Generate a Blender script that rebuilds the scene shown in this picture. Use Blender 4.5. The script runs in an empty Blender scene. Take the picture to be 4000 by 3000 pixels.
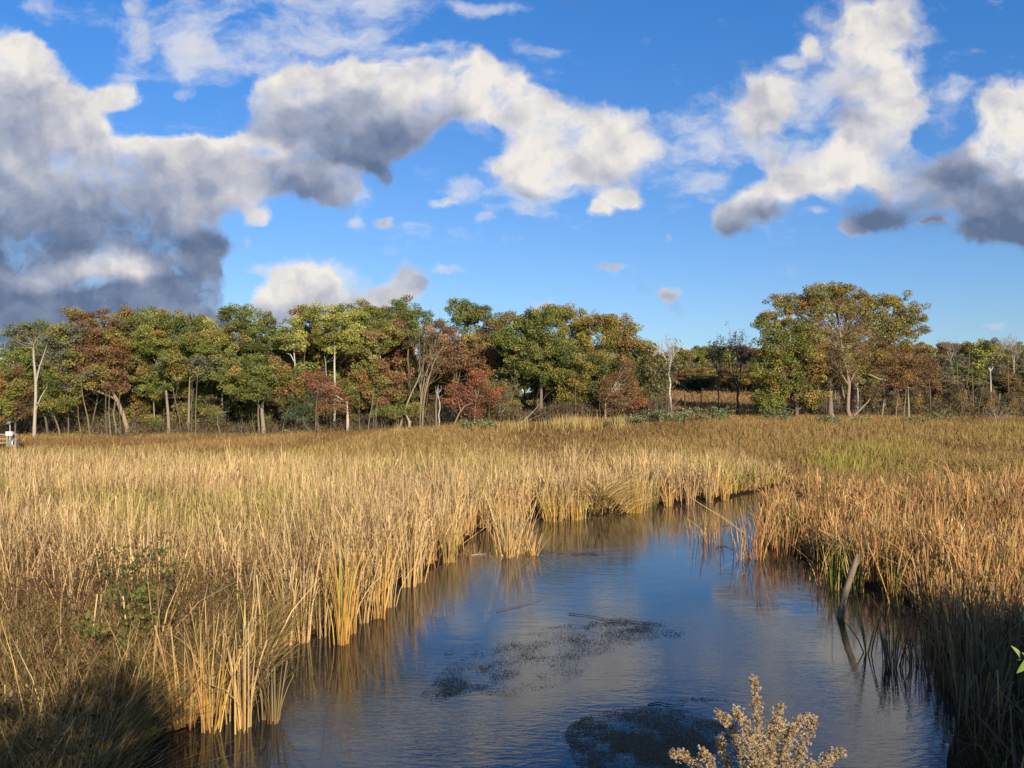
import bpy, math, random
import numpy as np

random.seed(7)
rng = np.random.default_rng(11)
sc = bpy.context.scene
COL = sc.collection

# ------------------------------------------------------------------ camera
F = 3111.0            # focal length in pixels of the 4000 px wide photograph
CAMH = 4.0
cam = bpy.data.cameras.new("camera")
cam.sensor_width = 36.0
cam.lens = F / 4000.0 * 36.0
cam.shift_y = 90.0 / 4000.0
cam.clip_start = 0.05
cam.clip_end = 3000.0
camo = bpy.data.objects.new("camera", cam)
camo.location = (0, 0, CAMH)
camo.rotation_euler = (math.radians(90), 0, 0)
COL.objects.link(camo)
sc.camera = camo

# ------------------------------------------------------------------ light
SUN_EL, SUN_AZ = math.radians(20), math.radians(22)     # azimuth: to the right of straight behind the camera
sv = (math.sin(SUN_AZ) * math.cos(SUN_EL), -math.cos(SUN_AZ) * math.cos(SUN_EL), math.sin(SUN_EL))
sl = bpy.data.lights.new("sun", 'SUN')
sl.energy = 5.0
sl.angle = math.radians(0.5)
sl.color = (1.0, 0.86, 0.67)
so = bpy.data.objects.new("sun", sl)
COL.objects.link(so)
from mathutils import Vector
so.rotation_euler = Vector(sv).to_track_quat('Z', 'Y').to_euler()
sc.view_settings.view_transform = 'Standard'
sc.view_settings.look = 'None'
sc.view_settings.exposure = 0.35
sc.view_settings.gamma = 1.0
sc.cycles.max_bounces = 5
sc.cycles.diffuse_bounces = 2
sc.cycles.glossy_bounces = 3
sc.cycles.transmission_bounces = 3
sc.cycles.transparent_max_bounces = 4
sc.cycles.use_denoising = True
sc.cycles.caustics_reflective = False
sc.cycles.caustics_refractive = False

# ------------------------------------------------------------------ sky with clouds (node based, laid out by direction)
W = bpy.data.worlds.new("World")
sc.world = W
W.use_nodes = True
nt = W.node_tree
nt.nodes.clear()
def N(tree, typ, **kw):
    n = tree.nodes.new(typ)
    for k, v in kw.items():
        setattr(n, k, v)
    return n
def L(tree, a, b):
    tree.links.new(a, b)
def vmath(tree, op, a, b=None, c=None):
    n = N(tree, 'ShaderNodeVectorMath', operation=op)
    for i, x in enumerate((a, b, c)):
        if x is None: continue
        if isinstance(x, tuple): n.inputs[i].default_value = x
        else: L(tree, x, n.inputs[i])
    return n.outputs['Value'] if op in ('DOT_PRODUCT', 'LENGTH', 'DISTANCE') else n.outputs['Vector']
def fmath(tree, op, a, b=None, c=None, clamp=False):
    n = N(tree, 'ShaderNodeMath', operation=op)
    n.use_clamp = clamp
    for i, x in enumerate((a, b, c)):
        if x is None: continue
        if isinstance(x, (int, float)): n.inputs[i].default_value = x
        else: L(tree, x, n.inputs[i])
    return n.outputs[0]
SKY_S = 0.10
sky = N(nt, 'ShaderNodeTexSky')
sky.sky_type = 'NISHITA'
sky.sun_disc = False
sky.sun_elevation = SUN_EL
sky.sun_rotation = math.pi - SUN_AZ
sky.altitude = 200
sky.air_density = 1.0
sky.dust_density = 0.6
sky.ozone_density = 2.0
tc = N(nt, 'ShaderNodeTexCoord')
sep = N(nt, 'ShaderNodeSeparateXYZ')
L(nt, tc.outputs['Generated'], sep.inputs[0])
ay = fmath(nt, 'MAXIMUM', fmath(nt, 'ABSOLUTE', sep.outputs['Y']), 0.22)
u = fmath(nt, 'DIVIDE', sep.outputs['X'], ay)
v = fmath(nt, 'DIVIDE', sep.outputs['Z'], ay)
cb = N(nt, 'ShaderNodeCombineXYZ')
L(nt, u, cb.inputs[0]); L(nt, v, cb.inputs[1])
p0 = cb.outputs[0]
def noise(tree, vec, scale, detail=6, rough=0.55, color=False, dist=0.0):
    n = N(tree, 'ShaderNodeTexNoise')
    n.inputs['Scale'].default_value = scale
    n.inputs['Detail'].default_value = detail
    n.inputs['Roughness'].default_value = rough
    n.inputs['Distortion'].default_value = dist
    L(tree, vec, n.inputs['Vector'])
    return n.outputs['Color'] if color else n.outputs['Fac']
w1 = vmath(nt, 'SUBTRACT', noise(nt, p0, 5.0, 2, .5, True), (0.5, 0.5, 0.5))
w2 = vmath(nt, 'SUBTRACT', noise(nt, p0, 17.0, 4, .6, True), (0.5, 0.5, 0.5))
p1 = vmath(nt, 'MULTIPLY_ADD', w1, (0.05, 0.04, 0.0), p0)
p1 = vmath(nt, 'MULTIPLY_ADD', w2, (0.045, 0.035, 0.0), p1)
# cloud masses: x, y, rx, ry (pixels of a 2212 px wide frame), thickness, brightness
BL = [
 # large dark cloud on the left
 (-60,110,120,50,1.2,1.0),(40,100,60,36,1.1,1.0),(90,150,60,50,1.1,.92),(150,215,50,40,1.1,.95),(0,190,110,60,1.2,.72),(60,240,110,50,1.2,.62),(-60,300,150,80,1.3,.5),
 (215,270,60,36,1.1,1.0),(130,300,90,45,1.2,.78),(310,318,75,30,1.1,1.05),(400,345,60,26,1.05,1.05),(480,320,70,30,1.1,1.0),(560,315,50,24,1.05,.92),
 (190,360,110,45,1.3,.62),(320,375,100,40,1.3,.68),(450,370,80,40,1.2,.72),(40,370,130,45,1.3,.42),(90,425,150,28,1.2,.60),(280,425,140,30,1.2,.45),(430,420,80,35,1.2,.62),
 (0,470,180,40,1.4,.22),(200,480,160,36,1.4,.22),(360,465,100,26,1.2,.48),(470,450,50,26,1.0,.60),(130,530,230,34,1.3,.02),(400,520,120,28,1.2,.10),(-60,560,160,40,1.3,.0),
 (60,595,100,20,1.2,.62),(170,580,80,18,1.2,.80),(250,562,50,14,1.1,.95),(300,575,36,18,1.1,.92),(390,560,80,20,1.2,.42),(320,620,100,28,1.2,.18),(430,610,70,45,1.2,.14),
 (120,650,220,36,1.3,.20),(-60,650,120,50,1.2,.22),(470,640,34,50,.95,.22),(558,472,24,16,1.1,1.0),(538,515,14,22,.8,.9),(200,715,330,50,1.3,.10),(430,710,80,50,1.2,.15),
 (-250,300,200,200,1.3,.4),(-300,560,220,140,1.3,.2),
 # middle cloud
 (570,205,50,40,1.05,.92),(640,190,60,40,1.1,.85),(600,250,60,40,1.1,.62),(680,160,70,40,1.1,.95),(700,215,90,50,1.2,.62),(760,165,80,40,1.1,.88),(650,285,100,40,1.2,.38),
 (840,175,80,45,1.2,.88),(930,175,80,45,1.1,.95),(1000,175,60,40,1.0,1.0),(1040,140,40,22,.85,1.0),(780,245,110,45,1.3,.42),(880,240,90,40,1.2,.58),(960,230,70,30,1.0,.75),
 (760,310,110,38,1.3,.20),(680,340,80,36,1.2,.25),(850,290,70,34,1.1,.28),(620,345,60,34,1.1,.68),(590,330,50,22,1.0,.95),(600,390,60,34,1.1,.38),(650,415,50,28,1.0,.15),
 (800,350,50,40,1.1,.12),(830,390,24,24,.85,.12),(730,395,36,30,1.0,.75),(715,440,40,30,1.0,.22),(760,425,30,24,.8,.85),(540,420,40,34,.95,.7),(520,385,50,34,1.0,.75),
 (1060,215,60,34,1.0,.95),(1100,185,40,24,.85,1.0),(950,112,100,16,.72,.9),(1130,215,44,26,.9,.95),
 # bright cloud right of the middle
 (1140,240,90,45,1.0,.85),(1230,270,70,40,1.0,.9),(1220,310,110,45,1.3,1.0),(1130,360,100,42,1.3,.98),(1240,365,110,38,1.2,.85),
 (1330,300,70,50,1.0,.85),(1340,245,60,20,.8,.9),(1390,330,60,30,.75,.9),(1150,415,110,16,.8,.55),(950,435,40,18,1.1,.9),(1000,400,40,22,.8,.95),
 (1430,340,60,16,.6,.9),
 # upper left veil
 (470,30,200,34,.66,.72),(700,20,200,48,.66,.6),(400,40,60,40,.6,.85),(620,60,70,30,.6,.9),(430,110,70,50,.8,.8),(520,120,90,40,.7,.68),(300,80,38,80,.85,.85),(265,205,50,28,.95,.9),
 (275,150,28,50,.55,.85),(620,110,120,45,.62,.45),(760,80,90,60,.72,.7),(60,10,70,22,.5,.4),(860,20,60,25,.5,.6),(1050,30,80,18,.6,.8),(1130,110,90,25,.6,.85),
 (410,205,25,9,.75,.9),(440,160,40,12,.5,.8),
 # thin veils
 (470,170,420,170,.27,.9),(1270,330,330,140,.30,.95),(1720,300,340,210,.34,.9),(1000,480,260,70,.30,.85),(2050,180,160,60,.3,.9),(560,50,300,60,.4,.9),(265,208,48,26,1.0,.92),(455,178,55,16,.5,.9),
 # small ones
 (825,487,26,20,1.05,.85),(905,500,40,16,.62,.85),(760,487,25,14,.7,.7),(1048,479,18,8,.7,.8),(1160,455,40,22,.6,.2),
 (1332,425,30,14,1.1,.98),(1300,450,22,14,1.0,.98),(1365,430,18,20,.9,.9),(1318,582,30,11,1.0,.75),(1450,640,20,11,.95,.75),(1440,525,14,18,.5,.7),
 (1480,275,30,20,.75,.8),(580,575,45,20,.8,.75),(650,600,60,40,1.3,1.0),(690,620,50,40,1.2,1.0),(600,640,60,35,1.3,.95),(640,665,70,20,1.0,.6),
 (790,655,60,20,1.1,.8),(850,640,45,25,1.1,.7),(880,600,24,35,1.0,.75),(905,620,26,20,.9,.6),(970,585,42,13,.8,.75),(1180,655,26,13,.85,.6),(1080,632,20,8,.5,.6),
 # right hand clouds
 (1850,70,75,60,1.2,.95),(1910,40,50,50,1.1,.95),(1870,150,80,55,1.2,.85),(1920,180,50,40,1.1,.9),(1745,95,22,22,.95,.85),(1720,125,28,16,.8,.8),
 (1800,190,60,60,.8,.42),(1680,190,45,35,1.15,.92),(1640,240,65,40,1.2,.95),(1600,290,70,40,.85,.55),(1700,320,90,35,.8,.6),(1560,330,50,40,.6,.7),(1830,250,90,45,.75,.45),
 (1950,240,55,40,1.1,.9),(1890,290,80,50,1.1,.9),(1850,350,90,45,1.25,1.0),(1760,380,80,38,1.25,1.0),(1930,350,45,50,1.0,.75),(1700,400,50,28,1.1,.95),
 (1620,430,50,28,1.15,.95),(1560,470,35,26,1.1,.85),(1650,460,70,28,1.15,.22),(1570,500,40,18,.95,.15),(1970,30,60,40,.45,.8),(2000,100,60,30,.4,.8),
 (2150,230,60,38,1.15,.95),(2200,280,80,60,1.3,1.0),(2140,330,70,40,1.2,.98),(2200,370,60,35,1.2,.85),(2060,200,40,20,.6,.7),
 (2050,360,80,40,1.15,.15),(2000,420,80,45,1.2,.14),(1960,420,28,26,1.0,.8),(2080,430,80,30,1.1,.2),(1910,480,70,30,1.15,.10),(1840,490,30,15,.9,.45),
 (2180,440,60,32,1.15,.12),(2130,500,70,32,1.2,.05),(2220,480,80,50,1.3,.08),(2010,490,30,9,.8,.2),(1760,455,30,12,.45,.3),
 (2350,300,120,110,1.2,.9),(2360,470,130,60,1.2,.1),(2150,702,35,6,.75,.15),(1990,637,45,8,.45,.5),(1520,400,40,18,.5,.6),
 # overhead, seen only as reflections in the water
 (1500,-330,240,70,.75,.85),(-300,-160,240,90,.9,.6),(2250,-190,200,80,.8,.8),
]
sw = None; sb = None; sveil = None
for (x, y, rx, ry, a, b) in BL:
    if rx < 46: rx, ry, a = rx * 1.12, ry * 1.12, a * 1.15
    cx, cy = (x - 1106) / 1720.0, (879 - y) / 1720.0
    kx, ky = 1720.0 / (rx * 1.0), 1720.0 / (ry * 1.0)
    q = vmath(nt, 'MULTIPLY_ADD', p1, (kx, ky, 0.0), (-cx * kx, -cy * ky, 0.0))
    r2 = vmath(nt, 'DOT_PRODUCT', q, q)
    e = fmath(nt, 'POWER', 0.36788, r2)
    if a < .93 and rx > 20 and y > -60:
        av = a * 1.25
        sveil = fmath(nt, 'MULTIPLY', e, av) if sveil is None else fmath(nt, 'MULTIPLY_ADD', e, av, sveil)
        if a < .75: continue
        a = a * .55
    if sw is None:
        sw = fmath(nt, 'MULTIPLY', e, a); sb = fmath(nt, 'MULTIPLY', e, a * b)
    else:
        sw = fmath(nt, 'MULTIPLY_ADD', e, a, sw); sb = fmath(nt, 'MULTIPLY_ADD', e, a * b, sb)
HOLES = [(195,80,60,80,1.1),(395,250,85,34,1.3),(350,170,45,60,.8),(470,215,50,30,.9),(470,300,30,16,.7),(585,500,60,26,1.0),(560,540,30,40,.9),(900,420,90,50,1.0),(860,380,30,30,.6),
 (1000,315,60,45,1.0),(1060,300,30,30,.6),(2025,250,22,40,.7),(2000,320,26,34,.8),(1480,430,60,40,.6),(1790,210,60,24,.5),(1760,270,50,26,.6),(1650,380,40,16,.5),(1880,230,30,20,.4),(570,330,30,14,.5),(1000,70,120,30,.6),(520,150,30,20,.3),(330,20,30,20,.6),(1240,180,60,30,.5),
 (690,470,20,30,.6),(780,450,40,20,.6),(1750,300,30,30,.4),(500,600,20,60,.7),(525,650,22,40,.9),(1960,560,80,20,.6),(80,60,40,20,.5)]
hs = None
for (x, y, rx, ry, a) in HOLES:
    cx, cy = (x - 1106) / 1720.0, (879 - y) / 1720.0
    kx, ky = 1720.0 / rx, 1720.0 / ry
    q = vmath(nt, 'MULTIPLY_ADD', p1, (kx, ky, 0.0), (-cx * kx, -cy * ky, 0.0))
    e = fmath(nt, 'POWER', 0.36788, vmath(nt, 'DOT_PRODUCT', q, q))
    a = a * .85
    hs = fmath(nt, 'MULTIPLY', e, a) if hs is None else fmath(nt, 'MULTIPLY_ADD', e, a, hs)
bavg = fmath(nt, 'DIVIDE', sb, fmath(nt, 'ADD', sw, 0.02))
def cn(vec):
    a = noise(nt, vec, 11.0, 9, .60)
    return a
n_a = cn(p1)
n_r = noise(nt, p1, 10.0, 4, .5)
n_b = noise(nt, vmath(nt, 'ADD', p1, (0.008, 0.018, 0.0)), 10.0, 4, .5)
dens = fmath(nt, 'ADD', fmath(nt, 'SUBTRACT', fmath(nt, 'MINIMUM', sw, 1.16), hs), fmath(nt, 'MULTIPLY', fmath(nt, 'SUBTRACT', n_a, 0.5), 2.9))
al = N(nt, 'ShaderNodeMapRange', interpolation_type='SMOOTHSTEP')
L(nt, dens, al.inputs['Value'])
al.inputs['From Min'].default_value = 0.24
al.inputs['From Max'].default_value = 1.16
relief = fmath(nt, 'MULTIPLY', fmath(nt, 'SUBTRACT', n_r, n_b), 1.6)
# thin rims are lighter than thick hearts
n_v = noise(nt, vmath(nt, 'MULTIPLY', p1, (.75, 1.35, 1.0)), 14.0, 9, .62)
dv = fmath(nt, 'ADD', fmath(nt, 'MINIMUM', sveil, .95), fmath(nt, 'MULTIPLY', fmath(nt, 'SUBTRACT', n_v, 0.5), 3.2))
av_ = N(nt, 'ShaderNodeMapRange', interpolation_type='SMOOTHSTEP')
L(nt, dv, av_.inputs['Value']); av_.inputs['From Min'].default_value = .35; av_.inputs['From Max'].default_value = 1.5; av_.inputs['To Max'].default_value = .80
rim = fmath(nt, 'MULTIPLY', fmath(nt, 'SUBTRACT', 1.1, dens), 0.22)
bright = fmath(nt, 'ADD', fmath(nt, 'ADD', bavg, relief), rim)
cr = N(nt, 'ShaderNodeValToRGB')
els = cr.color_ramp.elements
def lin(r, g, b):
    return tuple(((c / 255.0) / 12.92 if c / 255.0 <= .04045 else (((c / 255.0) + .055) / 1.055) ** 2.4) for c in (r, g, b))
stops = [(0.0, (98, 115, 146)), (0.25, (130, 142, 168)), (0.5, (164, 171, 190)), (0.75, (205, 204, 210)), (1.0, (243, 237, 229))]
els[0].position = 0.0; els[0].color = (*lin(*stops[0][1]), 1)
els[1].position = 1.0; els[1].color = (*lin(*stops[-1][1]), 1)
for pos, c in stops[1:-1]:
    e = els.new(pos); e.color = (*lin(*c), 1)
L(nt, bright, cr.inputs[0])
EXPO = 2 ** sc.view_settings.exposure
ccol = vmath(nt, 'MULTIPLY', cr.outputs[0], (1 / (SKY_S * EXPO),) * 3)
# a little more depth in the blue, as the camera saw it
gr = N(nt, 'ShaderNodeMapRange', data_type='FLOAT_VECTOR')
cbv = N(nt, 'ShaderNodeCombineXYZ')
for i in range(3): L(nt, v, cbv.inputs[i])
L(nt, cbv.outputs[0], gr.inputs['Vector'])
gr.inputs[7].default_value = (.10,) * 3; gr.inputs[8].default_value = (.50,) * 3
gr.inputs[9].default_value = (.66, .82, 1.06); gr.inputs[10].default_value = (.37, .86, 1.40)
g2 = N(nt, 'ShaderNodeMix', data_type='RGBA')
hi = N(nt, 'ShaderNodeMapRange'); L(nt, v, hi.inputs['Value']); hi.inputs['From Min'].default_value = .65; hi.inputs['From Max'].default_value = 1.2
L(nt, hi.outputs[0], g2.inputs[0]); L(nt, gr.outputs[1], g2.inputs[6]); g2.inputs[7].default_value = (.85, .92, 1.0, 1)
skyc = vmath(nt, 'MULTIPLY', sky.outputs[0], g2.outputs[2])
mix = N(nt, 'ShaderNodeMix', data_type='RGBA')
L(nt, fmath(nt, 'MULTIPLY', al.outputs[0], 0.985), mix.inputs[0])
mv = N(nt, 'ShaderNodeMix', data_type='RGBA')
L(nt, av_.outputs[0], mv.inputs[0]); L(nt, skyc, mv.inputs[6]); vc = lin(222, 224, 232); mv.inputs[7].default_value = (vc[0] / (SKY_S * EXPO), vc[1] / (SKY_S * EXPO), vc[2] / (SKY_S * EXPO), 1)
L(nt, mv.outputs[2], mix.inputs[6]); L(nt, ccol, mix.inputs[7])
bg = N(nt, 'ShaderNodeBackground')
bg.inputs['Strength'].default_value = SKY_S
L(nt, mix.outputs[2], bg.inputs['Color'])
wo = N(nt, 'ShaderNodeOutputWorld')
L(nt, bg.outputs[0], wo.inputs[0])

# ------------------------------------------------------------------ helpers
def P(px, py, Y):
    """point at distance Y that the photograph shows at px, py"""
    return np.array([(px - 2000.0) / F * Y, Y, CAMH + (1590.0 - py) / F * Y])
def G(px, py, z=0.0):
    """point of the level z that the photograph shows at px, py"""
    Y = (CAMH - z) * F / (py - 1590.0)
    return np.array([(px - 2000.0) / F * Y, Y, z])
_T = rng.random((256, 256))
def vn(x, y, s, o=0):
    x = np.asarray(x, float) / s + 37.1 + o * 17.3; y = np.asarray(y, float) / s + 91.7 + o * 7.9
    xi = np.floor(x).astype(int); yi = np.floor(y).astype(int)
    fx = x - xi; fy = y - yi
    fx = fx * fx * (3 - 2 * fx); fy = fy * fy * (3 - 2 * fy)
    a = _T[xi % 256, yi % 256]; b = _T[(xi + 1) % 256, yi % 256]
    c = _T[xi % 256, (yi + 1) % 256]; d = _T[(xi + 1) % 256, (yi + 1) % 256]
    return (a * (1 - fx) + b * fx) * (1 - fy) + (c * (1 - fx) + d * fx) * fy
def sstep(a, b, x):
    t = np.clip((np.asarray(x, float) - a) / (b - a), 0, 1)
    return t * t * (3 - 2 * t)

# pond outline (pixels of the photograph, on the water level)
_sc = 4000.0 / 2212.0
POND_PX = [(250, 1659), (330, 1600), (430, 1560), (530, 1545), (585, 1450), (600, 1395), (650, 1372), (745, 1362), (800, 1322), (850, 1290), (880, 1262),
           (945, 1225), (1000, 1190), (1015, 1160), (1060, 1142), (1150, 1128), (1260, 1118), (1330, 1104), (1420, 1096), (1500, 1088), (1570, 1082),
           (1592, 1073), (1625, 1066), (1658, 1057), (1700, 1046), (1738, 1044), (1735, 1060), (1700, 1080), (1700, 1105), (1672, 1122), (1640, 1150), (1660, 1185), (1720, 1205), (1790, 1235),
           (1850, 1262), (1930, 1290), (1985, 1330), (2020, 1400), (2060, 1480), (2075, 1560), (2045, 1659)]
POND = np.array([G(x * _sc, y * _sc)[:2] for x, y in POND_PX])
POND = np.vstack([[POND[0][0] * 0.75, 6.0], POND, [POND[-1][0] * 0.8, 6.2], [2.0, 4.3], [-2.0, 4.3]])
def in_poly(x, y, poly):
    x = np.asarray(x); y = np.asarray(y); c = np.zeros(x.shape, bool); n = len(poly)
    for i in range(n):
        x1, y1 = poly[i]; x2, y2 = poly[(i + 1) % n]
        if y1 == y2: continue
        m = ((y1 > y) != (y2 > y)) & (x < (x2 - x1) * (y - y1) / (y2 - y1) + x1)
        c ^= m
    return c
def poly_dist(x, y, poly):
    x = np.asarray(x); y = np.asarray(y); d = np.full(x.shape, 1e9); n = len(poly)
    for i in range(n):
        a = poly[i]; b = poly[(i + 1) % n]; e = b - a
        t = np.clip(((x - a[0]) * e[0] + (y - a[1]) * e[1]) / (e @ e + 1e-12), 0, 1)
        d = np.minimum(d, np.hypot(x - a[0] - t * e[0], y - a[1] - t * e[1]))
    return d
def sdist(x, y):
    """signed distance to the shore, positive on land"""
    d = poly_dist(x, y, POND)
    return np.where(in_poly(x, y, POND), -d, d)
RX = [-400, -60, -35, -20, -8, 4, 20, 60, 400]
RZ = [0.1, 0.06, 0.25, 0.6, 1.2, 2.0, 2.4, 2.0, 2.5]
def ground(x, y, sd=None):
    x = np.asarray(x, float); y = np.asarray(y, float)
    if sd is None: sd = sdist(x, y)
    z = np.where(sd > 0, 0.02 + 0.09 * sstep(0, 1.2, sd), -0.55 * sstep(0, 0.9, -sd))
    z = z + np.where(sd > 0.3, (vn(x, y, 3.0) - .5) * 0.10, 0)
    rise = np.interp(x, RX, RZ)
    z = z + sstep(42, 98, y) * rise
    # wooded hill behind
    slope = np.interp(x, [-400, -70, -25, 5, 20, 60, 120, 400], [.06, .045, .02, .04, .055, .055, .06, .06])
    z = z + np.clip(y - 104, 0, 190) * slope + sstep(100, 140, y) * (vn(x, y, 40, 3) - .5) * 1.6
    # road bank under the viewer, with added humps behind that cast the near shadows
    top = 2.3 + sstep(-4.0, -5.0, y) * np.interp(x, [-60, -4, -1, .6, 1.8, 2.5, 5.0, 5.8, 9, 13, 60], [1.3, 1.5, 2.0, 2.6, 3.4, 2.4, 2.4, 4.3, 4.9, 5.2, 5.2])
    top = top + sstep(-4, -6, y) * (vn(x, y, .9, 5) + vn(x, y, .35, 6) * .8 - .9) * 1.1
    bank = sstep(6.3, 2.2, y)
    z = z * (1 - bank) + top * bank
    return z

def mesh_obj(name, V, Fc, mat, parent=None, col=None, smooth=False):
    """V (n,3) vertices, Fc (m,k) faces of one size, col (n,3) colours"""
    V = np.asarray(V, np.float32); Fc = np.asarray(Fc, np.int32)
    me = bpy.data.meshes.new(name)
    me.vertices.add(len(V)); me.vertices.foreach_set('co', V.ravel())
    k = Fc.shape[1]
    me.loops.add(Fc.size); me.loops.foreach_set('vertex_index', Fc.ravel())
    me.polygons.add(len(Fc))
    me.polygons.foreach_set('loop_start', np.arange(0, Fc.size, k, dtype=np.int32))
    me.polygons.foreach_set('use_smooth', np.full(len(Fc), smooth))
    if col is not None:
        a = me.color_attributes.new('col', 'FLOAT_COLOR', 'POINT')
        c = np.ones((len(V), 4), np.float32); c[:, :3] = col
        a.data.foreach_set('color', c.ravel())
    me.update(calc_edges=True)
    me.materials.append(mat)
    o = bpy.data.objects.new(name, me)
    COL.objects.link(o)
    if parent is not None: o.parent = parent
    return o
def tag(o, label=None, cat=None, group=None, kind=None):
    if label: o['label'] = label
    if cat: o['category'] = cat
    if group: o['group'] = group
    if kind: o['kind'] = kind
    return o
def thing(name, loc, label, cat, group=None):
    o = bpy.data.objects.new(name, None)
    o.empty_display_size = 0.3
    o.location = tuple(float(a) for a in loc)
    COL.objects.link(o)
    return tag(o, label, cat, group)
def copy_tree(o, parent=None):
    c = o.copy(); COL.objects.link(c)
    if parent is not None: c.parent = parent
    for ch in o.children: copy_tree(ch, c)
    return c

class Tubes:
    def __init__(s): s.V = []; s.F = []; s.C = []; s.n = 0
    def add(s, pts, rad, k=5, col=(.2, .2, .2)):
        pts = np.asarray(pts, float); m = len(pts)
        rad = np.broadcast_to(np.asarray(rad, float), (m,))
        t = np.gradient(pts, axis=0); t /= np.linalg.norm(t, axis=1)[:, None] + 1e-9
        ref = np.array([0.0, 1.0, 0.0]) if abs(t[0][1]) < .8 else np.array([1.0, 0, 0])
        a = np.cross(t, ref); a /= np.linalg.norm(a, axis=1)[:, None] + 1e-9
        b = np.cross(t, a)
        ang = np.arange(k) * 2 * math.pi / k
        R = pts[:, None, :] + rad[:, None, None] * (np.cos(ang)[None, :, None] * a[:, None, :] + np.sin(ang)[None, :, None] * b[:, None, :])
        s.V.append(R.reshape(-1, 3))
        i = np.arange(m - 1)[:, None] * k; j = np.arange(k)[None, :]; j2 = (j + 1) % k
        f = np.stack([i + j, i + j2, i + k + j2, i + k + j], -1).reshape(-1, 4) + s.n
        s.F.append(f)
        c = np.asarray(col, float)
        s.C.append(np.broadcast_to(c, (m * k, 3)) if c.ndim == 1 else np.repeat(c, k, 0))
        s.n += m * k
    def build(s, name, mat, parent=None):
        return mesh_obj(name, np.vstack(s.V), np.vstack(s.F), mat, parent, np.vstack(s.C), True)

def attr_mat(name, rough=0.7, trans=0.0, noise_amt=0.25, nscale=6.0, bump=0.0, spec=0.2, stretch=(1, 1, 1)):
    m = bpy.data.materials.new(name); m.use_nodes = True
    t = m.node_tree; t.nodes.clear()
    at = N(t, 'ShaderNodeAttribute', attribute_name='col')
    geo = N(t, 'ShaderNodeTexCoord')
    mp = vmath(t, 'MULTIPLY', geo.outputs['Object'], stretch)
    nz = noise(t, mp, nscale, 3, .6)
    k = fmath(t, 'MULTIPLY_ADD', nz, 2 * noise_amt, 1 - noise_amt)
    c = vmath(t, 'SCALE', at.outputs['Color']); c.node.inputs['Scale'].default_value = 1
    L(t, k, c.node.inputs['Scale'])
    pb = N(t, 'ShaderNodeBsdfPrincipled')
    pb.inputs['Roughness'].default_value = rough
    pb.inputs['Specular IOR Level'].default_value = spec
    L(t, c, pb.inputs['Base Color'])
    if bump > 0:
        bp = N(t, 'ShaderNodeBump'); bp.inputs['Distance'].default_value = bump
        L(t, nz, bp.inputs['Height']); L(t, bp.outputs[0], pb.inputs['Normal'])
    out = N(t, 'ShaderNodeOutputMaterial')
    if trans > 0:
        tr = N(t, 'ShaderNodeBsdfTranslucent'); L(t, c, tr.inputs['Color'])
        mx = N(t, 'ShaderNodeMixShader'); mx.inputs[0].default_value = trans
        L(t, pb.outputs[0], mx.inputs[1]); L(t, tr.outputs[0], mx.inputs[2])
        L(t, mx.outputs[0], out.inputs[0])
    else:
        L(t, pb.outputs[0], out.inputs[0])
    return m
M_leaf = attr_mat('leaf', .6, .30, .18, 1.3, spec=.25)
M_bark = attr_mat('bark', .9, 0, .35, 3.0, .03, .1, (1, 1, .35))
M_reed = attr_mat('reed', .65, .22, .15, 3.0, spec=.2)
M_wood = attr_mat('weathered_wood', .85, 0, .4, 9.0, .01, .1, (1, 1, .3))
M_fluff = attr_mat('seed_fluff', .9, .35, .1, 60.0, spec=.05)

# ------------------------------------------------------------------ ground and water
def graded(lo, hi, fine_lo, fine_hi, step, grow=1.12):
    a = list(np.arange(fine_lo, fine_hi, step)); s = step; x = a[-1]
    while x < hi: s *= grow; x += s; a.append(x)
    s = step; x = a[0]; b = []
    while x > lo: s *= grow; x -= s; b.append(x)
    return np.array(b[::-1] + a)
gx = graded(-600, 600, -14, 16, 0.22); gy = graded(-60, 900, -9, 46, 0.22)
GX, GY = np.meshgrid(gx, gy)
sd = np.full(GX.shape, 30.0)
near = (np.abs(GX) < 24) & (GY < 60) & (GY > 0)
sd[near] = sdist(GX[near], GY[near])
GZ = ground(GX, GY, sd)
nx, ny = len(gx), len(gy)
ii = (np.arange(ny - 1)[:, None] * nx + np.arange(nx - 1)[None, :]).ravel()
gm = bpy.data.materials.new('marsh_soil'); gm.use_nodes = True
t = gm.node_tree
pb = t.nodes['Principled BSDF']; pb.inputs['Roughness'].default_value = .95; pb.inputs['Specular IOR Level'].default_value = .05
at = N(t, 'ShaderNodeAttribute', attribute_name='col')
tcn = N(t, 'ShaderNodeTexCoord')
nz = noise(t, tcn.outputs['Object'], 0.9, 10, .7)
k = fmath(t, 'MULTIPLY_ADD', nz, 1.6, .2)
c = vmath(t, 'SCALE', at.outputs['Color']); L(t, k, c.node.inputs['Scale']); L(t, c, pb.inputs['Base Color'])
bp = N(t, 'ShaderNodeBump'); bp.inputs['Distance'].default_value = .15; L(t, nz, bp.inputs['Height']); L(t, bp.outputs[0], pb.inputs['Normal'])
mud = np.array([.035, .025, .015]); dry = np.array([.15, .085, .035]); litter = np.array([.045, .030, .018]); slopeg = np.array([.19, .12, .055])
wc = sstep(36, 70, GY)[..., None]
gcol = mud * (1 - wc) + dry * wc
forest = (sstep(97, 103, GY) * sstep(16, 8, GX))[..., None]
gcol = gcol * (1 - forest) + litter * forest
openg = (sstep(100, 112, GY) * sstep(12, 18, GX))[..., None]
gcol = gcol * (1 - openg) + slopeg * openg
dw = sstep(175, 190, GY)[..., None]
gcol = gcol * (1 - dw) + litter * dw
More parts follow.
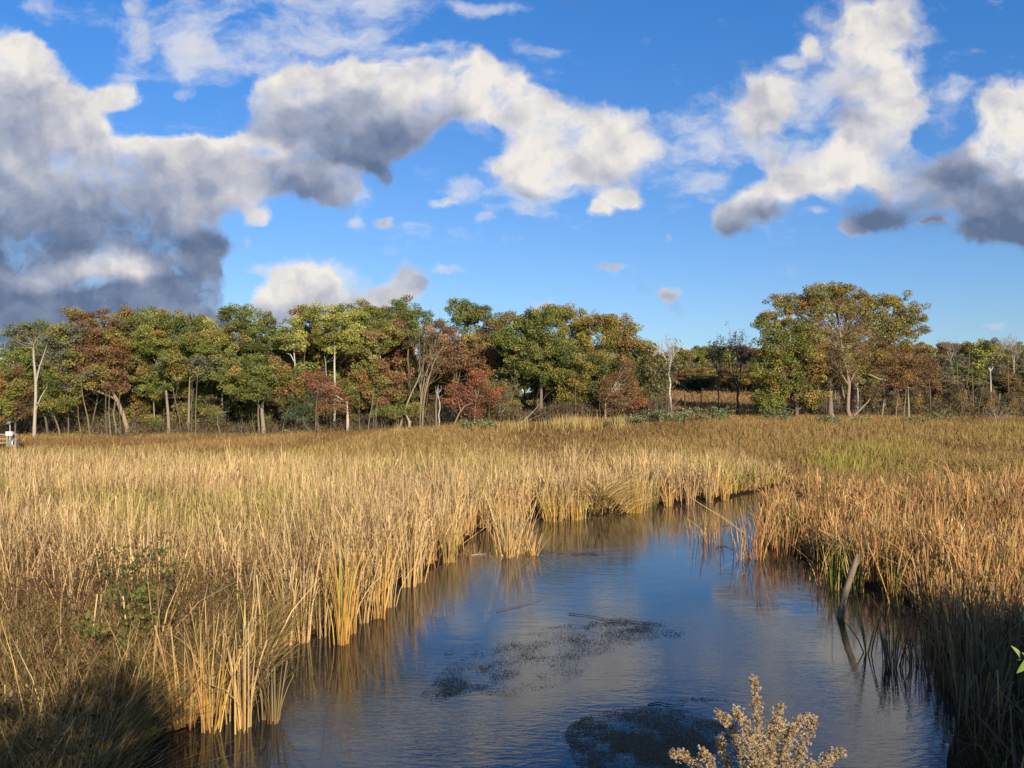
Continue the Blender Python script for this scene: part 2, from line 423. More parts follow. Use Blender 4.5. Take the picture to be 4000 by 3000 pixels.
tag(mesh_obj('ground', np.stack([GX, GY, GZ], -1).reshape(-1, 3), np.stack([ii, ii + 1, ii + nx + 1, ii + nx], -1), gm, None, gcol.reshape(-1, 3), True),
    'marsh soil, road bank with added shadow humps, and wooded hillside', kind='structure')

wm = bpy.data.materials.new('pond_water'); wm.use_nodes = True
t = wm.node_tree
pb = t.nodes['Principled BSDF']
pb.inputs['Base Color'].default_value = (.016, .020, .022, 1)
pb.inputs['Roughness'].default_value = .035
pb.inputs['IOR'].default_value = 1.7
tcn = N(t, 'ShaderNodeTexCoord')
s1 = vmath(t, 'MULTIPLY', tcn.outputs['Object'], (5.0, 13.0, 1.0))
s2 = vmath(t, 'MULTIPLY', tcn.outputs['Object'], (1.3, 2.8, 1.0))
h1 = noise(t, s1, 1.0, 3, .55, dist=.5)
h2 = noise(t, s2, 1.0, 2, .5, dist=.3)
s3 = vmath(t, 'MULTIPLY', tcn.outputs['Object'], (.30, .38, 1.0))
patch = N(t, 'ShaderNodeMapRange'); L(t, noise(t, s3, 1.0, 2, .5), patch.inputs['Value'])
patch.inputs['From Min'].default_value = .35; patch.inputs['From Max'].default_value = .65
patch.inputs['To Min'].default_value = .12; patch.inputs['To Max'].default_value = 1.25
hh = fmath(t, 'MULTIPLY_ADD', h2, .9, fmath(t, 'MULTIPLY', h1, patch.outputs[0]))
bp = N(t, 'ShaderNodeBump'); bp.inputs['Distance'].default_value = .0032
L(t, hh, bp.inputs['Height']); L(t, bp.outputs[0], pb.inputs['Normal'])
tag(mesh_obj('pond_water', [[-12, 3.6, 0], [18, 3.6, 0], [18, 50, 0], [-12, 50, 0]], [[0, 1, 2, 3]], wm), 'still dark pond water with fine ripples', kind='structure')

# ------------------------------------------------------------------ reeds and grasses
def blades(base, H, W_, lean, az, bend, col, tipcol=None, seg=3, broken=None):
    """ribbon blades. base (n,3), H,W_,lean,az,bend (n,), col (n,3) -> V,F,C"""
    n = len(base); T = np.linspace(0, 1, seg + 1)
    d = np.stack([np.cos(az), np.sin(az)], -1)
    face = rng.uniform(0, 2 * math.pi, n)
    face = np.where(rng.random(n) < .6, rng.normal(0, .6, n), face)
    wv = np.stack([np.cos(face), np.sin(face), np.zeros(n)], -1)
    V = np.zeros((n, seg + 1, 2, 3)); C = np.zeros((n, seg + 1, 2, 3))
    if tipcol is None: tipcol = col
    lean = np.clip(lean, 0, .95)
    for i, tt in enumerate(T):
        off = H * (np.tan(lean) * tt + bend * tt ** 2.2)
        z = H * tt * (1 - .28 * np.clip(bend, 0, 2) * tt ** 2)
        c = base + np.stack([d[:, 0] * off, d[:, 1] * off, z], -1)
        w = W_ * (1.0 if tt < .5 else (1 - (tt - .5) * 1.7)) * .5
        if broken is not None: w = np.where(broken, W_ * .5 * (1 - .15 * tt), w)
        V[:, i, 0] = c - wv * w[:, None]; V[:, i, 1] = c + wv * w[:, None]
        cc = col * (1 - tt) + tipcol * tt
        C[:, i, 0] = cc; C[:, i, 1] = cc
    per = (seg + 1) * 2
    f = np.array([[2 * i, 2 * i + 1, 2 * i + 3, 2 * i + 2] for i in range(seg)])
    Fc = (np.arange(n)[:, None, None] * per + f[None]).reshape(-1, 4)
    return V.reshape(-1, 3), Fc, C.reshape(-1, 3)
def scatter(y0, y1, dens_fn, margin=1.12, extra=1.5, xlim=None):
    """points in the view wedge between two distances; dens per m2 by distance"""
    pts = []
    edges = np.arange(y0, y1, max(.5, (y1 - y0) / 60.0)); st = edges[1] - edges[0]
    for e in edges:
        x1 = e * .643 * margin + extra
        a, b = (-x1, x1) if xlim is None else (max(-x1, xlim[0]), min(x1, xlim[1]))
        if b <= a: continue
        m = int((b - a) * st * dens_fn(e + st / 2))
        pts.append(np.stack([rng.uniform(a, b, m), rng.uniform(e, e + st, m)], -1))
    return np.vstack(pts)
def jcol(base, n, j=.12):
    b = np.asarray(base, float)
    k = np.clip(rng.normal(1, j, (n, 1)), .5, 1.5) * np.clip(rng.normal(1, .04, (n, 3)), .8, 1.2)
    return b * k
def join(parts):
    V = []; Fc = []; C = []; n = 0
    for v, f, c in parts:
        V.append(v); Fc.append(f + n); C.append(c); n += len(v)
    return np.vstack(V), np.vstack(Fc), np.vstack(C)

STRAW = np.array([.63, .44, .185]); STRAW2 = np.array([.57, .43, .25]); GOLD = np.array([.58, .36, .11]); OLIVE = np.array([.30, .28, .065])
RUST = np.array([.42, .215, .075]); RUST2 = np.array([.50, .28, .11]); SEDGE = np.array([.24, .14, .055]); SEDGE2 = np.array([.34, .215, .08]); BROWN = np.array([.13, .075, .04])
# a line that separates the left bank from the right one
def side_x(y): return np.interp(y, [0, 8, 20, 30, 40, 44, 60], [1, 1, 3.5, 9.0, 14.0, 14.6, 14])
def clumpy(pts, per, spread, margin_shore=0.05):
    s = sdist(pts[:, 0], pts[:, 1])
    pts = pts[s > margin_shore]
    n = len(pts)
    P_ = np.repeat(pts, per, 0) + rng.normal(0, spread, (n * per, 2))
    return P_, np.repeat(np.arange(n), per)
def zone_fade(y, a, b): return rng.random(len(y)) > sstep(a, b, y)

# left bank cattails
pts = scatter(7.5, 54, lambda y: np.interp(y, [7, 12, 20, 35, 54], [19, 19, 12.5, 7.0, 4.0]))
pts = pts[pts[:, 0] < side_x(pts[:, 1])]
lim = 40 + 9 * vn(pts[:, 0], pts[:, 1] * 0, 6, 1) + np.interp(pts[:, 0], [-30, -10, 5, 14], [0, -2, 0, 6])
pts = pts[(pts[:, 1] < lim + rng.normal(0, 1.5, len(pts)))]
# foreground corner is undergrowth rather than cattail
cornerm = (pts[:, 1] < 14.6 + rng.normal(0, .9, len(pts))) & (pts[:, 0] < -.30 * pts[:, 1] - .1 + rng.normal(0, .35, len(pts)))
pts = pts[~cornerm | (rng.random(len(pts)) < .10)]
B, cid = clumpy(pts, 10, .11)
n = len(B); nc = cid.max() + 1
cl_h = (1.75 + .45 * vn(pts[:, 0], pts[:, 1], 5, 2))[:0]
Hc = rng.normal(1.0, .17, nc)
x, y = B[:, 0], B[:, 1]
patch_h = 1.45 + .55 * vn(x, y, 4.0, 2)
patch_h = patch_h * (.86 + .3 * vn(x, y, 1.2, 22))
H = patch_h * Hc[cid] * rng.uniform(.6, 1.08, n)
H *= np.interp(y, [8, 14, 40, 50], [1.0, 1.02, .92, .8]) * (1 - .35 * sstep(8.5, 12.5, x) * sstep(26, 33, y))
green = sstep(.56, .74, vn(x, y * .8, 3.6, 4)) * sstep(14, 20, y)
br = rng.random(n) < .42
mixw = rng.random((n, 1))
col = jcol(STRAW, n, .16) * (1 - mixw) + jcol(STRAW2, n, .16) * mixw
gsel = rng.random(n) < (.05 + .45 * green)
col[gsel] = jcol(OLIVE, gsel.sum(), .15) * rng.uniform(.8, 1.5, (gsel.sum(), 1))
cfac = np.clip(rng.normal(1, .17, nc), .6, 1.35)[cid][:, None]
col = col * cfac * (.84 + .32 * vn(x, y, 1.8, 21))[:, None]
bsel = rng.random(n) < .10 + .45 * sstep(15.5, 12, y) * sstep(-3.5, -5.5, x) + .25 * sstep(.55, .75, vn(x, y, 2.6, 13)); col[bsel] = jcol(BROWN * 1.5, bsel.sum(), .25)
lowb = rng.random(n) < .10
lean = np.abs(rng.normal(0, .10, n)) + np.where(lowb, rng.uniform(.3, .9, n), 0)
H = np.where(lowb, H * .6, H)
H = np.where(br, H * .8, H)
bend = np.abs(rng.normal(0, .16, n)) + np.where(rng.random(n) < .12, .45, 0)
Wd = rng.uniform(.009, .021, n) * np.interp(y, [10, 20, 35, 54], [1, 1.2, 1.8, 2.6])
z = ground(x, y, np.full(n, 1.0))
dsh = sdist(x, y); z = np.where(dsh < 0, -.05, z)
tip = col * .95 + .05 * GOLD
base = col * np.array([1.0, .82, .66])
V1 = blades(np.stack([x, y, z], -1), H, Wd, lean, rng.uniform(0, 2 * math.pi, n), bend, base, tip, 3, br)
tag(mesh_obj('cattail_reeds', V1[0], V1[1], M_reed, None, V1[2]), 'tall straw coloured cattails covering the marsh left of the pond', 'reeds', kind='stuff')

# right bank cattails: shorter, rust, broken off
pts = scatter(7.5, 46, lambda y: np.interp(y, [7, 12, 20, 35, 46], [13, 13, 9, 6.0, 4.5]))
pts = pts[pts[:, 0] > side_x(pts[:, 1])]
lim = 29 + 3 * vn(pts[:, 0], pts[:, 1] * 0, 5, 1) + np.interp(pts[:, 0], [8, 14, 22], [1, 1, 3])
pts = pts[(pts[:, 1] < lim + rng.normal(0, 1.0, len(pts)))]
pts = pts[rng.random(len(pts)) < np.interp(pts[:, 1], [9.8, 11.6], [.18, 1])]
B, cid = clumpy(pts, 10, .10, 0.0)
n = len(B); nc = cid.max() + 1
x, y = B[:, 0], B[:, 1]
H = (.88 + .40 * vn(x, y, 3.5, 6)) * np.clip(rng.normal(1, .16, nc), .6, 1.5)[cid] * rng.uniform(.65, 1.08, n)
H *= np.where((rng.random(nc) < .05)[cid], 1.5, 1.0) * np.interp(y, [7, 9, 11.5], [.45, .7, 1.0])
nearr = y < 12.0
br = rng.random(n) < .6
mixw = rng.random((n, 1)) ** .8
col = jcol(RUST, n, .2) * (1 - mixw) + jcol(RUST2, n, .16) * mixw
st = rng.random(n) < .2; col[st] = jcol(STRAW, st.sum(), .15) * .95
gs = rng.random(n) < .05; col[gs] = jcol(OLIVE, gs.sum(), .15)
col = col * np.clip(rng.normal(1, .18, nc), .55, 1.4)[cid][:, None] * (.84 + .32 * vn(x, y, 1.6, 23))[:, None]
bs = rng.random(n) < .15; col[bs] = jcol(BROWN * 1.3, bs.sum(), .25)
ds = nearr & (rng.random(n) < .8); col[ds] = jcol(STRAW2 * .38, ds.sum(), .3)  # near blades mostly recoloured as dimmed straw, shade put into the colour
lean = np.abs(rng.normal(0, .12, n)) + np.where(rng.random(n) < .1, rng.uniform(.3, 1.1, n), 0)
bend = np.abs(rng.normal(0, .12, n)) + np.where(rng.random(n) < .08, .5, 0)
Wd = rng.uniform(.014, .024, n) * np.interp(y, [10, 20, 35, 50], [1, 1.2, 1.7, 2.3])
z = ground(x, y, np.full(n, 1.0)); dsh = sdist(x, y); z = np.where(dsh < 0, -.05, z)
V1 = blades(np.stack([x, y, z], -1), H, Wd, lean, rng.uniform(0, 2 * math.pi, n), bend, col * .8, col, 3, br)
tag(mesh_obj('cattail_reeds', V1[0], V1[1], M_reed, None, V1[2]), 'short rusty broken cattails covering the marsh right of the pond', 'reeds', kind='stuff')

# sedge meadow between the cattails and the woods
pts = scatter(28, 112, lambda y: np.interp(y, [28, 45, 70, 112], [38, 34, 22, 12]), 1.1, 2)
x, y = pts[:, 0], pts[:, 1]
lo = np.where(x < side_x(y), 40, 29) + 3 * vn(x, y * 0, 5, 1)
keep = ~((np.abs(x / y * F + 1960) < 75) & (y > 62) & (y < 80)) & (sdist(x, y) > .1) & (y > lo + rng.normal(0, 2, len(x))) & ((y < 99) | (x > 12))
x, y = x[keep], y[keep]; n = len(x)
pat = vn(x, y * .35, 5, 8)
g2 = sstep(.52, .72, vn(x, y * .4, 7, 9)); w_ = sstep(.35, .6, pat)[:, None]
col = jcol(SEDGE, n, .18) * (1 - w_) + jcol(SEDGE2, n, .18) * w_
col = col * np.where(x > side_x(y) - 2, .97, 1.0)[:, None]
band = np.exp(-((y - 46 - 3 * vn(x, x * 0, 8, 3)) / 7.0) ** 2) * .45 * np.interp(x, [-30, 0, 20], [1.0, .8, 1.1])
gs = rng.random(n) < (.06 + .40 * g2 * sstep(85, 60, y) + band * .38)
col[gs] = jcol(OLIVE * np.array([1.0, .85, .8]), gs.sum(), .2)
ss = rng.random(n) < np.interp(y, [40, 52, 70], [.45, .22, .05]) * np.where(x > side_x(y), .25, 1.0); col[ss] = jcol(STRAW * .85, ss.sum(), .15)
H = (.62 + .45 * pat) * rng.uniform(.6, 1.15, n) * np.interp(y, [33, 45, 70, 100], [1.15, 1.1, .9, .9])
Wd = rng.uniform(.035, .065, n) * np.interp(y, [33, 60, 110], [.7, 1.1, 1.7])
z = ground(x, y, np.full(n, 1.0))
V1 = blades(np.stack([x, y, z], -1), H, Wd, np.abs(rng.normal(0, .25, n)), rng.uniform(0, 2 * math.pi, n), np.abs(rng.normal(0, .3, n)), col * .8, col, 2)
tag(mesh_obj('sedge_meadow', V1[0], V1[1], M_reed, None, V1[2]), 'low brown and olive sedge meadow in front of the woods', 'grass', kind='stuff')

# grass on the slope behind the gap in the trees
x = rng.uniform(8, 110, 34000); y = rng.uniform(104, 185, 34000)
keep = np.abs(x) < y * .75; x, y = x[keep], y[keep]; n = len(x)
col = jcol(np.array([.27, .165, .07]), n, .3)
V1 = blades(np.stack([x, y, ground(x, y, np.full(n, 5.))], -1), rng.uniform(.25, .7, n), rng.uniform(.08, .18, n), np.abs(rng.normal(0, .4, n)), rng.uniform(0, 6.28, n), np.abs(rng.normal(0, .3, n)), col, col, 2)
tag(mesh_obj('hill_grass', V1[0], V1[1], M_reed, None, V1[2]), 'dry orange brown grass on the slope between the trees', 'grass', kind='stuff')

# pale taller reeds at the far side of the meadow
pp = []
for (px, py, rx, num) in ((2200, 1712, 60, 170), (2280, 1705, 50, 90), (2010, 1700, 60, 60), (1560, 1715, 20, 40), (2420, 1700, 30, 60)):
    Yc = 78.0
    a = P(px, py, Yc)
    xx = a[0] + rng.normal(0, rx / F * Yc * .6, num); yy = Yc + rng.normal(0, 1.2, num)
    pp.append(np.stack([xx, yy], -1))
pp = np.vstack(pp); n = len(pp); x, y = pp[:, 0], pp[:, 1]
col = jcol(STRAW * .75, n, .2); gs = rng.random(n) < .3; col[gs] = jcol(OLIVE * 1.5, gs.sum(), .15)
V1 = blades(np.stack([x, y, ground(x, y, np.full(n, 1.))], -1), rng.uniform(1.1, 2.0, n), rng.uniform(.03, .06, n), np.abs(rng.normal(0, .1, n)), rng.uniform(0, 6.28, n), np.abs(rng.normal(0, .15, n)), col, col, 3)
tag(mesh_obj('pale_reeds', V1[0], V1[1], M_reed, None, V1[2]), 'pale upright reeds standing at the back of the brown meadow', 'reeds', kind='stuff')

# yellow green stalks in the right meadow
pp = []
for (px, py, rx, num) in ((3420, 1800, 130, 500), (3540, 1780, 60, 220), (3300, 1830, 70, 250), (3260, 1860, 60, 200), (3950, 1740, 60, 220)):
    g_ = G(px, py, .3)
    pp.append(np.stack([g_[0] + rng.normal(0, rx / F * g_[1] * .6, num), g_[1] + rng.normal(0, 2.0, num)], -1))
pp = np.vstack(pp); n = len(pp); x, y = pp[:, 0], pp[:, 1]
col = jcol(np.array([.33, .28, .06]), n, .2)
V1 = blades(np.stack([x, y, ground(x, y, np.full(n, 1.))], -1), rng.uniform(.8, 1.35, n), rng.uniform(.03, .06, n), np.abs(rng.normal(0, .12, n)), rng.uniform(0, 6.28, n), np.abs(rng.normal(0, .15, n)), col, col, 3)
tag(mesh_obj('yellow_meadow_stalks', V1[0], V1[1], M_reed, None, V1[2]), 'yellow green stalks in the meadow right of the channel', 'plants', kind='stuff')

# unseen leaf mass added on the humps behind the viewer, to fray their shadow
nb_ = 26000
xb = np.where(rng.random(nb_) < .6, rng.uniform(-14, 2.2, nb_), rng.uniform(5.6, 15, nb_)); yb = rng.normal(-5.6, .5, nb_)
zt_ = 1.0 * vn(xb, yb * 0, .8, 31) + .6 * vn(xb, yb * 0, .3, 32)
zb_ = ground(xb, yb, np.full(nb_, 30.)) + rng.random(nb_) * zt_ * 1.1
a_ = rng.normal(0, 1, (nb_, 3)); a_ /= np.linalg.norm(a_, axis=1)[:, None]; b_ = rng.normal(0, 1, (nb_, 3)); b_ -= a_ * (a_ * b_).sum(1)[:, None]; b_ /= np.linalg.norm(b_, axis=1)[:, None]
cb_ = np.stack([xb, yb, zb_], -1)
Vb = np.stack([cb_ - a_ * .07, cb_ - b_ * .04, cb_ + a_ * .07, cb_ + b_ * .04], 1).reshape(-1, 3)
tag(mesh_obj('shadow_brush', Vb, np.arange(len(Vb)).reshape(-1, 4), M_leaf, None, np.tile((.12, .12, .04), (len(Vb), 1))), 'unseen ragged bushes added behind the viewer to fray the near shadow edge', 'brush', kind='stuff')
# tangled undergrowth in the near corners
def tangle(x, y, cols, hmin, hmax, label, name='undergrowth', wmul=1.0):
    n = len(x); col = np.zeros((n, 3)); pick = rng.choice(len(cols), n, p=[c[1] for c in cols])
    for i, (c_, w_) in enumerate(cols):
        m = pick == i; col[m] = jcol(c_, m.sum(), .2)
    V1 = blades(np.stack([x, y, ground(x, y, np.full(n, 1.)) - .02], -1), rng.uniform(hmin, hmax, n), rng.uniform(.008, .018, n) * wmul, np.clip(np.abs(rng.normal(0, .40, n)), 0, .9),
                rng.uniform(0, 6.28, n), np.abs(rng.normal(0, .5, n)), col * .85, col, 3)
    return tag(mesh_obj(name, V1[0], V1[1], M_reed, None, V1[2]), label, 'undergrowth', kind='stuff')
x = rng.uniform(-14, -2.0, 120000); y = rng.uniform(6.2, 16.5, 120000)
s = sdist(x, y)
keep = (s > -.05) & (x < -.25 * y + .3 + rng.normal(0, .5, len(x)) + 0.0) & (y < 14.2 + 1.8 * vn(x, y, 1.5) + rng.normal(0, .8, len(x)))
keep &= np.abs(x) < y * .75 + 1.2
tangle(x[keep], y[keep], [(STRAW * .75, .26), (SEDGE2 * .95, .34), (BROWN * 1.15, .26), (OLIVE * .8, .14)], .3, 1.15, 'tangled brown and olive undergrowth on the near left bank')
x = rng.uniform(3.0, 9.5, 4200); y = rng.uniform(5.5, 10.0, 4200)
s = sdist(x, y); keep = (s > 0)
tangle(x[keep], y[keep], [(STRAW * .4, .1), (SEDGE2 * .5, .3), (BROWN * .6, .5), (OLIVE * .4, .1)], .15, .55, 'tangled grass with shade put into its colour on the near right bank')  # dimmed palette stands in for shade on this bank
# ------------------------------------------------------------------ single clumps of cattails at the water's edge
def clump(px, py, h, num, spread, fan, col, label, group='cattail clumps along the water', stub=.3, wid=.018, zb=-.04, name='cattail_clump', az=None, droop=.12):
    g_ = G(px * _sc, py * _sc)
    n = num
    b = np.stack([rng.normal(0, spread, n), rng.normal(0, spread, n), np.full(n, zb)], -1)
    out = np.arctan2(b[:, 1], b[:, 0]) if az is None else rng.normal(az, .7, n)
    c = np.zeros((n, 3)); pick = rng.choice(len(col), n)
    for i, cc in enumerate(col):
        m = pick == i; c[m] = jcol(cc, m.sum(), .13)
    V1 = blades(b, h * rng.uniform(.55, 1.05, n), rng.uniform(.7, 1.2, n) * wid, np.clip(np.abs(rng.normal(0, fan, n)), 0, max(.32, fan * 1.6)), out + rng.normal(0, .5, n),
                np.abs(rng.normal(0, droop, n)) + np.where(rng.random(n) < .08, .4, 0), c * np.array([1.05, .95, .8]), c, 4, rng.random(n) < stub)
    o = mesh_obj(name, V1[0], V1[1], M_reed, None, V1[2])
    o.location = (float(g_[0]), float(g_[1]), 0.0)
    return tag(o, label, 'cattails', group)
S1, S2, GR, RU = [STRAW, STRAW2], [STRAW, GOLD], [OLIVE * .9, np.array([.13, .19, .035]), STRAW * .9], [RUST, RUST2, STRAW]
GG = [GOLD, GOLD * 1.15, OLIVE * 1.3]
DK = [STRAW2 * .5, SEDGE2 * .6]  # straw and sedge dimmed to imitate shade in the corners; also plain dark stems
clump(1100, 1203, 1.95, 52, .12, .27, [STRAW2 * 1.1, STRAW], 'large fan of pale cattails standing alone in open water left of the channel', az=None)
clump(1128, 1196, 1.5, 22, .10, .2, [STRAW2, STRAW], 'thin grey straw cattails just behind the large lone fan in the water')
clump(1153, 1200, .95, 22, .05, .42, S2, 'small wide splayed cattail fan right of the large lone fan', droop=.35)
clump(1086, 1152, 1.7, 26, .09, .12, GG, 'yellow based cattail clump at the bank behind the lone fan')
clump(1060, 1145, 1.5, 26, .13, .12, S1, 'pale cattail clump at the bank left of the yellow based one')
for (x_, y_, h_, c_, l_) in (
    (1184, 1126, 1.35, GG, 'golden cattail clump at the left end of the far bank row'),
    (1203, 1127, 1.45, GG, 'golden green cattail clump second in the far bank row'),
    (1222, 1122, 1.3, S1, 'dull straw cattail clump between golden ones on the far bank'),
    (1246, 1124, 1.25, GG, 'orange footed cattail clump beside the collapsed reed heap'),
    (1262, 1120, 1.0, S1, 'pale broken cattail clump at the foot of the collapsed reed heap'),
    (1362, 1108, 1.4, GG, 'yellow cattail clump right of the collapsed reed heap'),
    (1377, 1108, 1.5, GG, 'bright yellow green cattail clump mid way along the far bank'),
    (1392, 1103, 1.3, S1, 'straw clump between two green cattail clumps on the far bank'),
    (1408, 1097, 1.6, GR, 'green cattail clump on the far bank with dark blades'),
    (1445, 1094, 1.3, S2, 'orange straw cattail clump towards the channel on the far bank'),
    (1490, 1090, 1.3, S1, 'pale cattail clump before the channel narrows'),
    (1530, 1086, 1.35, S1, 'bushy pale cattail clump at the channel corner'),
    (1565, 1082, 1.3, S2, 'straw cattail clump at the mouth of the narrow channel')):
    clump(x_, y_, h_, 26, .08, .10, c_, l_, 'cattail clumps of the far bank', .35)
for (x_, y_, h_, c_, l_, n_) in (
    (398, 1572, 1.55, S2, 'sunlit orange cattail clump leaning at the left end of the near bank', 20),
    (458, 1578, 1.65, S2, 'sunlit cattail clump with a thick foot, second from the left in the near bank', 22),
    (530, 1575, 1.6, S1, 'sunlit pale cattail clump third from the left in the near bank', 20),
    (492, 1560, 1.2, S1, 'thin cattail clump between the sunlit near bank clumps', 12),
    (588, 1560, 1.0, DK, 'shade-coloured cattail clump standing in the dark water at the left', 24),
    (620, 1392, 1.7, S1, 'grey straw cattail clump where the left bank turns', 24),
    (655, 1385, 1.8, S1, 'pale cattail clump left of the golden one on the left bank', 24),
    (700, 1375, 1.7, S1, 'thin pale cattail clump close left of the golden one', 18),
    (738, 1392, 2.0, GG, 'tall golden cattail clump standing furthest into the water on the left bank', 34),
    (757, 1368, 1.8, S2, 'straw clump directly right of the tall golden one', 20),
    (785, 1345, 1.7, S1, 'pale cattail clump on the left bank, second right of the golden one', 20),
    (815, 1335, 1.8, S2, 'yellowish cattail clump on the left bank above the still brown reflection', 22),
    (838, 1312, 1.8, S1, 'dense pale cattail clump at the bend of the left bank', 26),
    (882, 1268, 1.8, S1, 'grey pale cattail clump beyond the bend of the left bank', 26),
    (905, 1258, 1.7, S1, 'upright pale cattail clump beside the small dark mud edge', 24),
    (968, 1215, 1.4, [STRAW, OLIVE], 'low drooping straw clump near the pale floating stick', 30)):
    clump(x_, y_, h_, n_, .07, .10, c_, l_, 'cattail clumps of the left bank', .35)
for (x_, y_, h_, c_, l_, n_, sp) in (
    (1512, 1168, 1.1, RU, 'sparse pinkish cattail clump in the water left of the channel sticks', 20, .12),
    (1530, 1172, 1.3, RU, 'taller pinkish cattail clump in open water before the channel', 24, .12),
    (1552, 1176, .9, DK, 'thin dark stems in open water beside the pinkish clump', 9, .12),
    (1606, 1206, 1.5, RU, 'first pinkish cattail clump at the tip of the right bank', 24, .13),
    (1632, 1208, 1.5, RU, 'bushy pinkish cattail clump at the tip of the right bank', 28, .14),
    (1660, 1204, 1.35, RU, 'rusty cattail clump third along the tip of the right bank', 26, .14),
    (1690, 1212, 1.2, RU, 'short rusty cattail clump on the right bank edge', 24, .14),
    (1748, 1255, .45, GR, 'tiny green tuft in the water beside the right bank', 7, .03),
    (1797, 1276, 1.6, GR, 'tall green cattail clump left of the leaning grey post', 26, .07),
    (1850, 1280, 1.2, GR, 'green cattail clump behind the leaning grey post', 16, .08),
    (1768, 1262, 1.1, RU, 'thin rusty clump at the water left of the tall green one', 12, .08),
    (1927, 1306, 1.35, [GOLD, OLIVE, GOLD], 'yellow green cattail clump with an orange foot right of the post', 22, .05),
    (1984, 1282, 1.1, GR, 'green cattails at the edge of the shaded right bank', 16, .06),
    (2040, 1290, 1.0, GG, 'yellow green cattails among rusty ones on the right bank', 14, .08),
    (1872, 1412, 1.35, GR, 'slim dark green cattail clump alone in the water below the post', 9, .03),
    (1925, 1440, .85, DK, 'broad stubby shade-coloured clump standing in the water near the right bank', 34, .09),
    (1990, 1440, .9, DK, 'shade-coloured stems second in the dark right corner', 24, .12),
    (2045, 1490, 1.0, DK, 'shade-coloured leaning stems at the dark water edge on the right', 24, .13),
    (2110, 1530, 1.3, DK, 'tall bent shade-coloured stems in the dark right corner', 26, .16),
    (2180, 1500, 1.4, DK, 'shade-coloured crossing stems at the far right edge', 28, .2),
    (2120, 1400, 1.2, DK, 'dead shade-coloured cattails behind the dark right corner', 30, .25)):
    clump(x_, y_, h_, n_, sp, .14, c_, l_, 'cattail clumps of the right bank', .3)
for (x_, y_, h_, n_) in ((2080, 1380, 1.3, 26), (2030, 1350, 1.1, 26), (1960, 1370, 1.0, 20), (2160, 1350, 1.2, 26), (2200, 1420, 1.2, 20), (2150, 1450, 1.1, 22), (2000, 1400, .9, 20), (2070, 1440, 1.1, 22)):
    clump(x_, y_, h_, n_, .2, .2, DK, 'dead cattail clump with shade in its colour, in the right corner', 'dead clumps in the shaded right corner', .5, name='cattail_clump')
# collapsed heap of reeds at the far bank
g_ = G(1300 * _sc, 1113 * _sc); n = 420
th = rng.uniform(0, 2 * math.pi, n); rr = rng.random(n) ** .5
b = np.stack([np.cos(th) * rr * 1.0, np.sin(th) * rr * .6, .75 * (1 - rr ** 2) + .02], -1)
V1 = blades(b, rng.uniform(.5, 1.0, n), rng.uniform(.02, .035, n), np.abs(rng.normal(.75, .35, n)), th + rng.normal(0, .4, n), rng.uniform(.5, 1.2, n), jcol(STRAW * .95, n, .18), jcol(STRAW, n, .15), 4)
o = mesh_obj('reed_heap', V1[0], V1[1], M_reed, None, V1[2]); o.location = (float(g_[0]), float(g_[1]) + .5, 0)
tag(o, 'collapsed rounded heap of straw reeds at the far bank', 'reed heap')

# leaning grey post
tb = Tubes()
a = G(1803 * _sc, 1334 * _sc); a[2] = -.3
top_ = P(1851 * _sc, 1196 * _sc, a[1] + .12)
m_ = [a + (top_ - a) * q + np.array([.012 * math.sin(q * 9), .0, 0]) for q in np.linspace(0, 1, 9)]
tb.add(np.array(m_) - a, [.062, .060, .064, .06, .066, .058, .062, .05, .018], 9, (.22, .17, .12))
tb.add(np.array([m_[6] - a, m_[7] - a + [.07, 0, .02], m_[8] - a + [.05, 0, .10]]), [.03, .02, .006], 5, (.22, .17, .12))
o = tb.build('leaning_post', M_wood); o.location = tuple(map(float, a))
tag(o, 'weathered grey wooden post leaning out of the water by green cattails', 'post')

# floating sticks
def stick(pts, r, col, label, group='sticks floating on the pond', z=.012):
    q = [G(x_ * _sc, y_ * _sc) for x_, y_ in pts]; o_ = q[0].copy()
    q = np.array(q) - o_; q[:, 2] = z + rng.uniform(-.004, .012, len(q))
    r = r * .42
    pts = [(a_ + (b_ if 0 else 0), b_ + random.uniform(-1.6, 1.6)) for a_, b_ in pts]
    tb = Tubes(); tb.add(q, np.linspace(r, r * .45, len(q)), 6, col)
    k_ = len(q) // 2
    tb.add(np.array([q[k_], q[k_] + [.06, .05, .05], q[k_] + [.10, .10, .09]]), [r * .5, r * .35, r * .1], 4, col)
    o = tb.build('floating_stick', M_wood); o.location = tuple(map(float, o_)); tag(o, label, 'stick', group)
stick([(1072, 1321), (1100, 1315), (1118, 1311), (1140, 1305), (1168, 1298)], .018, (.10, .06, .035), 'dark thin stick floating alone in blue water')
stick([(1228, 1326), (1250, 1329), (1285, 1334), (1320, 1343), (1345, 1343), (1400, 1347), (1440, 1352)], .016, (.16, .09, .05), 'long curved stick at the top of the floating weed patch')
stick([(960, 1413), (972, 1411), (985, 1410)], .014, (.28, .17, .08), 'short brown stick at the left edge of the weed patch')
stick([(1018, 1201), (1030, 1199), (1050, 1198)], .03, (.55, .42, .30), 'pale split reed stalk floating off the left bank')
stick([(1400, 1523), (1425, 1519), (1440, 1524), (1478, 1522)], .02, (.07, .055, .04), 'dark sodden log in the nearest weed patch')
stick([(1548, 1183), (1565, 1180), (1585, 1188)], .02, (.06, .045, .035), 'dark branch lying across the water at the pinkish clumps')
stick([(1648, 1062), (1670, 1061), (1690, 1064)], .03, (.05, .035, .03), 'dark branch in the far channel')
stick([(1560, 1137), (1580, 1134), (1600, 1136)], .018, (.06, .045, .035), 'thin dark twig in the channel beyond the pinkish clumps')

